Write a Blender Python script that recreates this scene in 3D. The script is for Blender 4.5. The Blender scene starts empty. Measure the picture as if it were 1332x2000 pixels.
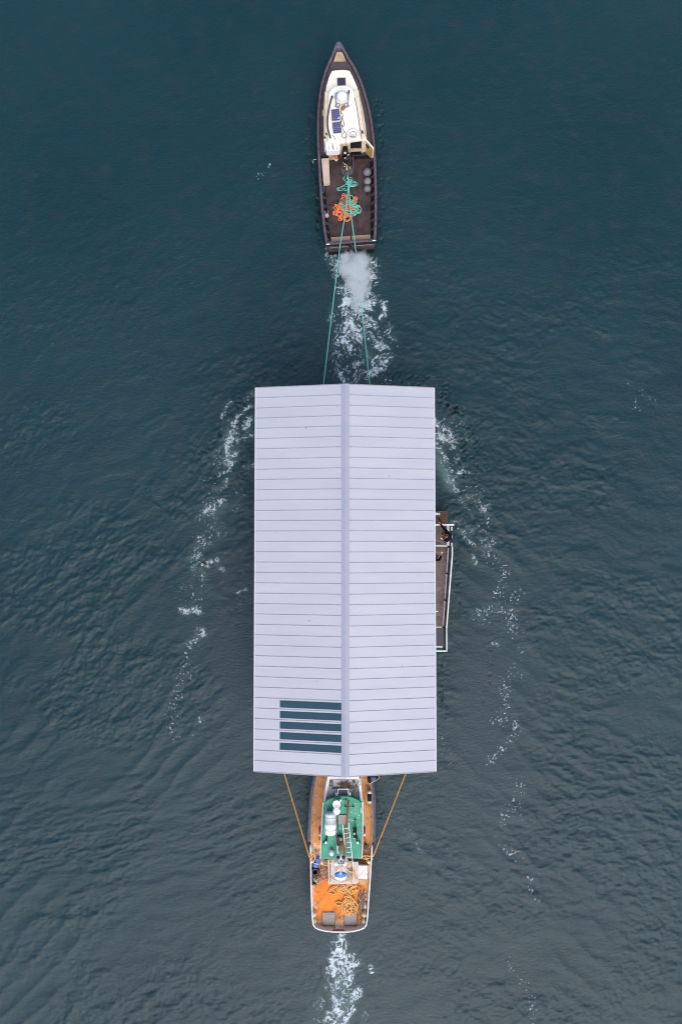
import bpy, bmesh, math, random
import numpy as np
from mathutils import Vector, Matrix
random.seed(7)
R = math.radians
scene = bpy.context.scene
# ------------------------------------------------------------------ camera
CAM_H = 46.0; TILT = R(2.2); FPX = 1555.0
cam_d = bpy.data.cameras.new('camera'); cam = bpy.data.objects.new('camera', cam_d)
scene.collection.objects.link(cam); scene.camera = cam
cam.location = (0, 0, CAM_H); cam.rotation_euler = (TILT, 0, 0)
cam_d.sensor_fit = 'VERTICAL'; cam_d.sensor_height = 36.0; cam_d.lens = 28.0
cam_d.clip_start = 0.5; cam_d.clip_end = 20000
scene.render.resolution_x = 681; scene.render.resolution_y = 1024
# ------------------------------------------------------------------ light
SUN_EL, SUN_AZ = 56.0, 168.0          # azimuth clockwise from north (+y = image up)
w = bpy.data.worlds.new('World'); scene.world = w; w.use_nodes = True
nt = w.node_tree; bg = nt.nodes['Background']
sky = nt.nodes.new('ShaderNodeTexSky'); sky.sky_type = 'NISHITA'; sky.sun_disc = False
sky.sun_elevation = R(SUN_EL); sky.sun_rotation = R(SUN_AZ)
sky.air_density = 1.0; sky.dust_density = 3.5; sky.ozone_density = 1.6
nt.links.new(sky.outputs['Color'], bg.inputs['Color']); bg.inputs['Strength'].default_value = 0.12
sd = bpy.data.lights.new('sun', 'SUN'); sd.energy = 0.9; sd.angle = R(78); sd.color = (1.0, 0.95, 0.88)
sun = bpy.data.objects.new('sun', sd); scene.collection.objects.link(sun)
_d = Vector((math.sin(R(SUN_AZ))*math.cos(R(SUN_EL)), math.cos(R(SUN_AZ))*math.cos(R(SUN_EL)), math.sin(R(SUN_EL))))
sun.rotation_euler = _d.to_track_quat('Z', 'Y').to_euler()
scene.view_settings.view_transform = 'Standard'; scene.view_settings.look = 'None'
scene.view_settings.exposure = 0.66; scene.view_settings.gamma = 1.0
try:
    scene.cycles.volume_bounces = 4; scene.cycles.filter_width = 1.1; scene.cycles.transparent_max_bounces = 16
except Exception: pass
# ------------------------------------------------------------------ helpers
ct, st_ = math.cos(TILT), math.sin(TILT)
def P(px, py, z=0.0):
    """surveyed image measurement + real height -> metres in the scene"""
    dx = (px-666)/FPX; dy = (1000-py)/FPX
    vy = dy*ct + st_; vz = dy*st_ - ct
    t = (z-CAM_H)/vz
    return Vector((dx*t, vy*t, z))
def to_px(x, y, z=0.0):
    zz = z-CAM_H
    cy = y*ct + zz*st_; cz = -y*st_ + zz*ct
    return 666+FPX*x/(-cz), 1000-FPX*cy/(-cz)

def wloc(o):
    v = Vector((0, 0, 0))
    while o is not None:
        v = v + o.location; o = o.parent
    return v
def tag(o, label=None, cat=None, group=None, kind=None):
    if label: o['label'] = label
    if cat: o['category'] = cat
    if group: o['group'] = group
    if kind: o['kind'] = kind
    return o
def thing(name, label, cat, loc, group=None):
    o = bpy.data.objects.new(name, None); scene.collection.objects.link(o)
    o.location = loc; o.empty_display_size = 0.2
    return tag(o, label, cat, group)

class MB:
    def __init__(s): s.v = []; s.f = []; s.m = []; s.sm = []
    def add(s, vs, fs, mi=0, smooth=False):
        n = len(s.v); s.v += [tuple(v) for v in vs]
        for f in fs: s.f.append([n+i for i in f]); s.m.append(mi); s.sm.append(smooth)
        return s
    def box(s, c, size, rz=0, mi=0, rx=0, ry=0):
        M = Matrix.Rotation(rz, 3, 'Z') @ Matrix.Rotation(ry, 3, 'Y') @ Matrix.Rotation(rx, 3, 'X')
        c = Vector(c); h = Vector(size)*0.5
        vs = [c + M @ Vector((h.x*a, h.y*b, h.z*d)) for d in (-1, 1) for a, b in ((-1, -1), (1, -1), (1, 1), (-1, 1))]
        return s.add(vs, [(3,2,1,0),(4,5,6,7),(0,1,5,4),(1,2,6,5),(2,3,7,6),(3,0,4,7)], mi)
    def bar(s, a, b, wd, ht, mi=0):
        """rectangular bar from a to b"""
        a = Vector(a); b = Vector(b); d = (b-a).normalized()
        up = Vector((0, 0, 1)) if abs(d.z) < .9 else Vector((0, 1, 0))
        sx = d.cross(up).normalized(); uz = sx.cross(d).normalized()
        vs = [p + sx*(wd/2*i) + uz*(ht/2*j) for p in (a, b) for i, j in ((-1, -1), (1, -1), (1, 1), (-1, 1))]
        return s.add(vs, [(3,2,1,0),(4,5,6,7),(0,1,5,4),(1,2,6,5),(2,3,7,6),(3,0,4,7)], mi)
    def prism(s, pts, z0, z1, mi=0):
        """pts: world xy (or xyz with per-point top); extruded"""
        n = len(pts); ar = sum(pts[i][0]*pts[(i+1) % n][1]-pts[(i+1) % n][0]*pts[i][1] for i in range(n))
        if ar < 0: pts = pts[::-1]
        vs = [(p[0], p[1], z0) for p in pts] + [(p[0], p[1], z1) for p in pts]
        fs = [list(range(n))[::-1], list(range(n, 2*n))] + [(i, (i+1) % n, n+(i+1) % n, n+i) for i in range(n)]
        return s.add(vs, fs, mi)
    def loft(s, rings, mi=0, cap=True, smooth=True, closed=True):
        n = len(rings[0]); vs = [v for r in rings for v in r]; fs = []
        for k in range(len(rings)-1):
            for i in range(n if closed else n-1):
                j = (i+1) % n
                fs.append((k*n+i, k*n+j, (k+1)*n+j, (k+1)*n+i))
        if cap and closed: fs += [list(range(n))[::-1], list(range((len(rings)-1)*n, len(rings)*n))]
        return s.add(vs, fs, mi, smooth)
    def tube(s, pts, r, seg=6, mi=0, cap=True):
        pts = [Vector(p) for p in pts]; rings = []; N = None
        for i, p in enumerate(pts):
            d = (pts[min(i+1, len(pts)-1)]-pts[max(i-1, 0)])
            if d.length < 1e-9: d = Vector((0, 0, 1))
            d.normalize()
            if N is None:
                N = d.orthogonal().normalized()
            else:
                N = N - d*N.dot(d)
                N = N.normalized() if N.length > 1e-6 else d.orthogonal().normalized()
            B = d.cross(N); rr = r[i] if isinstance(r, (list, tuple)) else r
            rings.append([p + (N*math.cos(a)+B*math.sin(a))*rr for a in (2*math.pi*k/seg for k in range(seg))])
        return s.loft(rings, mi, cap)
    def lathe(s, c, prof, seg=20, mi=0, axis='Z', rot=None, sq=(1, 1)):
        c = Vector(c); rings = []
        for r, h in prof:
            ring = []
            for k in range(seg):
                a = 2*math.pi*k/seg
                v = Vector((r*math.cos(a)*sq[0], r*math.sin(a)*sq[1], h))
                if axis == 'Y': v = Vector((v.x, h, v.y))
                if axis == 'X': v = Vector((h, v.x, v.y))
                if rot is not None: v = rot @ v
                ring.append(c+v)
            rings.append(ring)
        return s.loft(rings, mi)
    def ball(s, c, r, seg=16, mi=0, sc=(1, 1, 1), rot=None):
        n = seg//2
        prof = [(max(1e-3, r*math.sin(math.pi*k/n)), -r*math.cos(math.pi*k/n)) for k in range(n+1)]
        c = Vector(c); rings = []
        for rr, h in prof:
            ring = []
            for k in range(seg):
                a = 2*math.pi*k/seg; v = Vector((rr*math.cos(a)*sc[0], rr*math.sin(a)*sc[1], h*sc[2]))
                if rot is not None: v = rot @ v
                ring.append(c+v)
            rings.append(ring)
        return s.loft(rings, mi)
    def torus(s, c, R0, r0, seg=28, sec=10, mi=0, rot=None, sc=(1, 1)):
        c = Vector(c); vs = []; fs = []
        for i in range(seg):
            a = 2*math.pi*i/seg
            for j in range(sec):
                b = 2*math.pi*j/sec
                v = Vector(((R0+r0*math.cos(b))*math.cos(a)*sc[0], (R0+r0*math.cos(b))*math.sin(a)*sc[1], r0*math.sin(b)))
                if rot is not None: v = rot @ v
                vs.append(c+v)
        for i in range(seg):
            for j in range(sec):
                fs.append((i*sec+j, ((i+1) % seg)*sec+j, ((i+1) % seg)*sec+(j+1) % sec, i*sec+(j+1) % sec))
        return s.add(vs, fs, mi, True)
    def build(s, name, mats, parent=None, bevel=0, loc=None):
        me = bpy.data.meshes.new(name)
        o = bpy.data.objects.new(name, me); scene.collection.objects.link(o)
        if parent is not None:
            o.parent = parent; off = wloc(parent)
        elif loc is not None:
            o.location = loc; off = Vector(loc)
        else: off = Vector((0, 0, 0))
        used = sorted({i for f in s.f for i in f}); rm = {u: k for k, u in enumerate(used)}
        s.used = used; s.v = [s.v[u] for u in used]; s.f = [[rm[i] for i in f] for f in s.f]
        me.from_pydata([(v[0]-off.x, v[1]-off.y, v[2]-off.z) for v in s.v], [], s.f)
        if not isinstance(mats, (list, tuple)): mats = [mats]
        for m in mats: me.materials.append(m)
        me.polygons.foreach_set('material_index', s.m)
        me.polygons.foreach_set('use_smooth', s.sm)
        me.update()
        if bevel:
            b = o.modifiers.new('bevel', 'BEVEL'); b.width = bevel; b.segments = 2; b.limit_method = 'ANGLE'; b.angle_limit = R(40)
        return o

# ------------------------------------------------------------------ materials
_mats = {}
def mat(name, col, rough=0.6, metal=0.0, col2=None, scale=3.0, thr=(0.4, 0.65), bump=0.0, bscale=40.0, detail=6.0, stretch=(1, 1, 1), spec=0.5, extra=None):
    if name in _mats: return _mats[name]
    m = bpy.data.materials.new(name); m.use_nodes = True; t = m.node_tree; N = t.nodes; L = t.links
    b = N['Principled BSDF']; b.inputs['Roughness'].default_value = rough; b.inputs['Metallic'].default_value = metal
    b.inputs['Specular IOR Level'].default_value = spec
    tc = N.new('ShaderNodeTexCoord'); mp = N.new('ShaderNodeMapping'); mp.inputs['Scale'].default_value = stretch
    L.new(tc.outputs['Object'], mp.inputs['Vector'])
    if col2 is None: col2 = tuple(c*0.8 for c in col)
    n = N.new('ShaderNodeTexNoise'); n.inputs['Scale'].default_value = scale; n.inputs['Detail'].default_value = detail
    n.inputs['Roughness'].default_value = 0.62
    L.new(mp.outputs['Vector'], n.inputs['Vector'])
    r = N.new('ShaderNodeMapRange'); r.inputs['From Min'].default_value = thr[0]; r.inputs['From Max'].default_value = thr[1]; r.clamp = True
    L.new(n.outputs['Fac'], r.inputs['Value'])
    mx = N.new('ShaderNodeMix'); mx.data_type = 'RGBA'
    mx.inputs['A'].default_value = (*col, 1); mx.inputs['B'].default_value = (*col2, 1)
    L.new(r.outputs['Result'], mx.inputs['Factor']); L.new(mx.outputs['Result'], b.inputs['Base Color'])
    if bump:
        n2 = N.new('ShaderNodeTexNoise'); n2.inputs['Scale'].default_value = bscale; n2.inputs['Detail'].default_value = 4
        L.new(mp.outputs['Vector'], n2.inputs['Vector'])
        bp = N.new('ShaderNodeBump'); bp.inputs['Strength'].default_value = bump; bp.inputs['Distance'].default_value = 0.02
        L.new(n2.outputs['Fac'], bp.inputs['Height']); L.new(bp.outputs['Normal'], b.inputs['Normal'])
    m['_mix'] = mx.name; _mats[name] = m
    return m
def planks(m, axis, pitch, width=0.06, dark=0.35):
    """thin darker joints between boards, across object axis 0/1"""
    t = m.node_tree; N = t.nodes; L = t.links; mx = N[m['_mix']]; b = N['Principled BSDF']
    tc = N.new('ShaderNodeTexCoord'); sp = N.new('ShaderNodeSeparateXYZ'); L.new(tc.outputs['Object'], sp.inputs[0])
    d = N.new('ShaderNodeMath'); d.operation = 'DIVIDE'; d.inputs[1].default_value = pitch; L.new(sp.outputs[axis], d.inputs[0])
    fr = N.new('ShaderNodeMath'); fr.operation = 'FRACT'; L.new(d.outputs[0], fr.inputs[0])
    lt = N.new('ShaderNodeMath'); lt.operation = 'LESS_THAN'; lt.inputs[1].default_value = width; L.new(fr.outputs[0], lt.inputs[0])
    fl = N.new('ShaderNodeMath'); fl.operation = 'FLOOR'; L.new(d.outputs[0], fl.inputs[0])
    wn = N.new('ShaderNodeTexWhiteNoise'); wn.noise_dimensions = '1D'; L.new(fl.outputs[0], wn.inputs['W'])
    mr = N.new('ShaderNodeMapRange'); mr.inputs['To Min'].default_value = 0.8; mr.inputs['To Max'].default_value = 1.15; L.new(wn.outputs['Value'], mr.inputs['Value'])
    m1 = N.new('ShaderNodeMath'); m1.operation = 'MULTIPLY_ADD'; m1.inputs[1].default_value = -(1-dark); m1.inputs[2].default_value = 1.0
    L.new(lt.outputs[0], m1.inputs[0])
    m2 = N.new('ShaderNodeMath'); m2.operation = 'MULTIPLY'; L.new(m1.outputs[0], m2.inputs[0]); L.new(mr.outputs['Result'], m2.inputs[1])
    vm = N.new('ShaderNodeVectorMath'); vm.operation = 'SCALE'; L.new(mx.outputs['Result'], vm.inputs[0]); L.new(m2.outputs[0], vm.inputs['Scale'])
    L.new(vm.outputs[0], b.inputs['Base Color']); return m

M_roof = mat('roof_metal', (0.465, 0.482, 0.555), 0.45, 0.0, (0.52, 0.522, 0.573), 0.5, (0.32, 0.68), bump=0.04, bscale=4, detail=5, stretch=(.5, 1.6, 1))
M_seam = mat('roof_seam_shade', (0.415, 0.42, 0.485), 0.5)  # shading of the ribs put into the colour, darker than the roof sheets
M_cap = mat('ridge_metal', (0.405, 0.405, 0.49), 0.45, 0.0, (0.375, 0.395, 0.485), 0.9, (0.4, 0.6), detail=2)
M_pv = mat('thin_film_solar', (0.030, 0.078, 0.105), 0.7, 0.0, (0.040, 0.075, 0.110), 1.5, spec=.12)
M_clad = mat('dark_cladding', (0.10, 0.10, 0.11), 0.6); planks(M_clad, 1, 0.14)
M_glass = mat('window_glass', (0.03, 0.05, 0.06), 0.08)
M_white = mat('white_paint', (0.72, 0.72, 0.74), 0.45, 0.0, (0.60, 0.59, 0.58), 4, (0.5, 0.75))
M_whited = mat('worn_white_paint', (0.70, 0.69, 0.68), 0.5, 0.0, (0.48, 0.40, 0.33), 5, (0.55, 0.72))
M_galv = mat('grey_steel', (0.36, 0.34, 0.38), 0.5, 0.3, (0.27, 0.25, 0.28), 6)
M_tread = mat('grey_decking', (0.21, 0.165, 0.145), 0.8, 0.0, (0.14, 0.11, 0.10), 5, bump=0.3); planks(M_tread, 0, 0.06, 0.12, 0.7)
t = M_tread.node_tree; _b = t.nodes['Principled BSDF']; _src = _b.inputs['Base Color'].links[0].from_socket; _oi = t.nodes.new('ShaderNodeObjectInfo'); _mr = t.nodes.new('ShaderNodeMapRange'); _mr.inputs['To Min'].default_value = .75; _mr.inputs['To Max'].default_value = 1.25; t.links.new(_oi.outputs['Random'], _mr.inputs['Value']); _vm = t.nodes.new('ShaderNodeVectorMath'); _vm.operation = 'SCALE'; t.links.new(_src, _vm.inputs[0]); t.links.new(_mr.outputs[0], _vm.inputs['Scale']); t.links.new(_vm.outputs[0], _b.inputs['Base Color'])
M_moss = mat('mossy_wood', (0.12, 0.062, 0.040), 0.85, 0.0, (0.17, 0.12, 0.03), 4, (0.52, 0.64), bump=0.5); planks(M_moss, 1, 0.14, 0.1, 0.45)
M_conc = mat('float_concrete', (0.25, 0.25, 0.24), 0.9, bump=0.4)
M_hullb = mat('black_hull', (0.045, 0.036, 0.045), 0.55, 0.0, (0.08, 0.065, 0.08), 5, (0.45, 0.7), bump=0.2)
M_rub = mat('worn_rubber_gunwale', (0.13, 0.10, 0.125), 0.6, 0.0, (0.075, 0.058, 0.068), 7, (0.4, 0.6), bump=0.3)
M_bowf = mat('lilac_bow_rubber', (0.12, 0.115, 0.19), 0.7)
M_sdeck = mat('dark_side_deck', (0.085, 0.068, 0.080), 0.75, 0.0, (0.055, 0.042, 0.048), 3.5, (0.4, 0.65), bump=0.3)
M_wdeck = mat('brown_work_deck', (0.070, 0.041, 0.041), 0.7, 0.0, (0.030, 0.016, 0.018), 1.6, (0.42, 0.62), bump=0.3); planks(M_wdeck, 0, 0.11, 0.12, 0.6)
M_tan = mat('tan_boards', (0.50, 0.38, 0.24), 0.7, 0.0, (0.40, 0.30, 0.20), 3)
M_ply = mat('yellow_plywood', (0.62, 0.42, 0.15), 0.6, 0.0, (0.50, 0.33, 0.11), 4)
M_cream = mat('cream_cabin_paint', (0.92, 0.87, 0.74), 0.4, 0.0, (0.88, 0.76, 0.56), 2.2, (0.52, 0.78))
M_creamr = mat('cream_roof_paint', (0.93, 0.90, 0.80), 0.4, 0.0, (0.90, 0.80, 0.60), 2.0, (0.58, 0.85))
M_creamb = mat('beige_cabin_side', (0.82, 0.74, 0.60), 0.5, 0.0, (0.66, 0.52, 0.38), 4, (0.5, 0.75))
M_bwhite = mat('bright_white_plastic', (0.90, 0.93, 0.95), 0.35, 0.0, (0.82, 0.84, 0.84), 5)
M_navy = mat('solar_cells_navy', (0.05, 0.058, 0.17), 0.35, 0.0, (0.065, 0.07, 0.20), 9)
M_hatch = mat('tinted_hatch', (0.06, 0.055, 0.085), 0.25)
M_rust = mat('rust_steel', (0.40, 0.17, 0.06), 0.8, 0.0, (0.20, 0.10, 0.05), 9)
M_black = mat('black_rubber_and_shade', (0.008, 0.007, 0.009), 0.7, 0.0, (0.018, 0.014, 0.017), 8, spec=.25)  # rubber parts, and the painted dark inside the tug's doorway
M_hose = mat('brown_black_hose', (0.06, 0.042, 0.038), 0.6)
M_mach = mat('dark_machinery', (0.010, 0.008, 0.010), 0.5, 0.2, (0.03, 0.02, 0.018), 12)
M_gplate = mat('grey_anti_slip_plate', (0.10, 0.095, 0.115), 0.6, 0.0, (0.08, 0.075, 0.09), 10, bump=0.3)
M_buoyg = mat('grey_buoy_vinyl', (0.14, 0.13, 0.15), 0.5, 0.0, (0.20, 0.19, 0.20), 5)
M_teal = mat('teal_rope', (0.22, 0.66, 0.52), 0.75, 0.0, (0.14, 0.50, 0.41), 30, bump=0.4)
M_orope = mat('orange_rope', (0.90, 0.26, 0.09), 0.75, 0.0, (0.60, 0.18, 0.07), 25, bump=0.4)
M_yrope = mat('golden_rope', (0.95, 0.56, 0.20), 0.8, 0.0, (0.60, 0.28, 0.07), 14, bump=0.4)
M_crope = mat('cream_rope', (0.62, 0.55, 0.42), 0.8)
M_navyh = mat('navy_hull_fender', (0.045, 0.04, 0.07), 0.5, 0.0, (0.09, 0.08, 0.10), 4)
M_green = mat('green_roof_paint', (0.045, 0.30, 0.185), 0.6, 0.0, (0.085, 0.40, 0.265), 3.0, (0.4, 0.7), bump=0.1)
M_netb = mat('brown_net', (0.24, 0.15, 0.11), 0.9, 0.0, (0.38, 0.27, 0.2), 14)
M_blue = mat('blue_plastic', (0.02, 0.14, 0.55), 0.4, 0.0, (0.03, 0.20, 0.65), 9)
M_blueb = mat('sky_blue_vinyl', (0.03, 0.22, 0.62), 0.4)
M_red = mat('red_paint', (0.62, 0.05, 0.03), 0.5, 0.0, (0.50, 0.07, 0.04), 9)
M_lid = mat('grey_hatch_lid', (0.38, 0.34, 0.32), 0.7, 0.0, (0.30, 0.26, 0.24), 8)
M_tandirt = mat('tan_dirty_white', (0.75, 0.62, 0.46), 0.7, 0.0, (0.55, 0.33, 0.16), 8, (0.45, 0.7))
M_grayfl = mat('grey_floor_paint', (0.76, 0.74, 0.73), 0.6, 0.0, (0.84, 0.80, 0.74), 6, (0.45, 0.65))
M_skin = mat('skin', (0.62, 0.33, 0.24), 0.55)
M_hairb = mat('reddish_brown_hair', (0.075, 0.022, 0.012), 0.6)
M_jack = mat('black_jacket', (0.007, 0.005, 0.009), 0.9, 0.0, (0.016, 0.010, 0.016), 20, spec=.15)
M_jeans = mat('dark_trousers', (0.02, 0.02, 0.03), 0.85)
M_yel = mat('pale_yellow_buoy', (0.75, 0.66, 0.30), 0.5)
M_orange = mat('orange_vinyl', (0.80, 0.16, 0.04), 0.5)
M_sticker = mat('off_white_plastic', (0.78, 0.74, 0.66), 0.5)

# ------------------------------------------------------------------ numpy noise
def _hash(ix, iy, s):
    h = (ix.astype(np.int64)*374761393 + iy.astype(np.int64)*668265263 + s*1442695041) & 0x7fffffff
    h = ((h ^ (h >> 13))*1274126177) & 0x7fffffff
    h = (h ^ (h >> 16)) & 0xffffff
    return h/float(0xffffff)
def vn(x, y, s=0):
    ix = np.floor(x); iy = np.floor(y); fx = x-ix; fy = y-iy
    fx = fx*fx*fx*(fx*(fx*6-15)+10); fy = fy*fy*fy*(fy*(fy*6-15)+10)
    a = _hash(ix, iy, s); b = _hash(ix+1, iy, s); c = _hash(ix, iy+1, s); d = _hash(ix+1, iy+1, s)
    return (a*(1-fx)+b*fx)*(1-fy)+(c*(1-fx)+d*fx)*fy
def fbm(x, y, s=0, o=4, g=0.5):
    r = 0; a = 1; t = 0
    for i in range(o):
        r = r + a*vn(x, y, s+i*17); t += a; a *= g; x = x*2.03+11.3; y = y*2.03+5.7
    return r/t
def sstep(a, b, x):
    t = np.clip((x-a)/(b-a), 0, 1); return t*t*(3-2*t)
def seg_d(px, py, pts):
    """distance in px to polyline"""
    d = np.full(px.shape, 1e9)
    for (x0, y0), (x1, y1) in zip(pts[:-1], pts[1:]):
        vx, vy = x1-x0, y1-y0; L = vx*vx+vy*vy+1e-9
        t = np.clip(((px-x0)*vx+(py-y0)*vy)/L, 0, 1)
        d = np.minimum(d, np.hypot(px-x0-t*vx, py-y0-t*vy))
    return d
HX, HYN, HYS = 0.19, 0.0, 0.0
yN = (P(500, 756, 5.7).y+P(848, 760, 5.7).y)/2; yS = (P(497, 1507, 5.7).y+P(850, 1505, 5.7).y)/2

# dark steep ripples: (polyline, width, strength)
STEEP = [([(500, 745), (560, 722), (640, 718)], 16, .8), ([(478, 775), (440, 830), (405, 880), (375, 915)], 16, .8), ([(490, 790), (440, 850), (418, 930), (410, 960)], 14, .6),
         ([(840, 740), (880, 780), (915, 830), (930, 880), (935, 910)], 15, 1.3), ([(870, 775), (905, 850), (910, 920)], 14, 1.1), ([(700, 730), (780, 735), (840, 760)], 14, .9),
         ([(738, 200), (752, 280), (750, 360)], 9, 1.1), ([(745, 380), (748, 470)], 9, .9), ([(612, 200), (600, 260), (610, 330)], 8, .8), ([(618, 350), (625, 480)], 8, .9),
         ([(480, 890), (478, 960)], 10, .8), ([(865, 985), (900, 1010), (920, 1060)], 9, .7), ([(887, 1100), (900, 1180), (905, 1200)], 9, .6), ([(862, 1280), (860, 1330), (870, 1400)], 7, .9),
         ([(958, 1240), (960, 1300), (945, 1370)], 5, .5), ([(600, 1530), (602, 1600)], 14, .7), ([(740, 1540), (742, 1640)], 9, .5), ([(690, 1840), (685, 1830)], 8, .6), ([(470, 1120), (455, 1230)], 10, .5)]
def height(x, y):
    px, py = to_px(x, y)
    rng = np.hypot(x, y+2)
    fade = 1-sstep(60, 200, rng)*0.8
    # calm in the shelter astern of the house and in the tow wake
    calm = np.exp(-((px-940)/75)**2-((py-1390)/190)**2)*.9 + np.exp(-((px-470)/50)**2-((py-1280)/230)**2)*.85 + np.exp(-((px-660)/200)**2-((py-1760)/190)**2)*.65
    rough = 0.30+0.70*sstep(350, 1050, py+0.25*np.abs(px-620)*np.where(px > 666, 1.0, -0.6))
    amp = rough*(1-np.clip(calm, 0, .92))
    wx = fbm(x*.35, y*.35, 3, 3)*3; wy = fbm(x*.35+9, y*.35, 4, 3)*3
    ang = np.where(px < 666, R(38), R(-12)) * sstep(0, 60, np.abs(px-666)) * (1-0.7*sstep(1400, 1800, py))
    c, s = np.cos(ang), np.sin(ang)
    u = x*c+y*s; v = -x*s+y*c
    h = 0.045*(fbm(u*.55+wx*.3, v*1.15+wy*.5, 21, 2)-.5)*2
    pat = .35+1.3*sstep(.38, .66, fbm(x*.22, y*.30, 19, 3))
    f2 = fbm(u*1.6+wx*.6, v*2.9+wy*.6, 31, 3); h += 0.050*pat*(np.where(f2 > .5, (f2-.5)*2, (f2-.5)*.7))
    r3 = 1-np.abs(2*fbm(u*2.3+wx, v*4.3+wy, 41, 3)-1); h += 0.020*pat*r3**3
    h += 0.016*pat*(fbm(u*5.5, v*8.5, 47, 2)-.5)*2
    h = h*amp*fade*.86
    # bow wave trains of the towed house: long diagonal crests on both sides
    ax = np.abs(x-HX)-4.5; ph = (ax*0.72+(y-yN)*0.70)+0.6*(fbm(x*.25, y*.25, 8, 3)-.5)*2
    tr = sstep(0.5, -2.5, ph)*sstep(.2, 2.5, ax)*(1-sstep(16, 26, ax))
    br = sstep(.35, .75, fbm(x*.3, y*.3, 77, 2))
    h += 0.042*tr*br*(1-np.abs(np.sin(ph*math.pi/1.25)))**1.5*(1-np.clip(calm, 0, .9)) * fade
    # steep broken ripples around bows
    for pl, wd, sg in STEEP:
        g = sg*np.exp(-(seg_d(px, py, pl)/wd)**2)
        k = g > .02
        if np.any(k):
            q = 1-np.abs(2*fbm(x[k]*3.4+wx[k]*.7, y[k]*1.5+wy[k]*.6, 55, 2)-1)
            h[k] += 0.04*g[k]*(q**2)-.20*g[k]*sstep(.95-.03*g[k], 1.0, q)
    # churned water near foam
    return h

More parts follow.
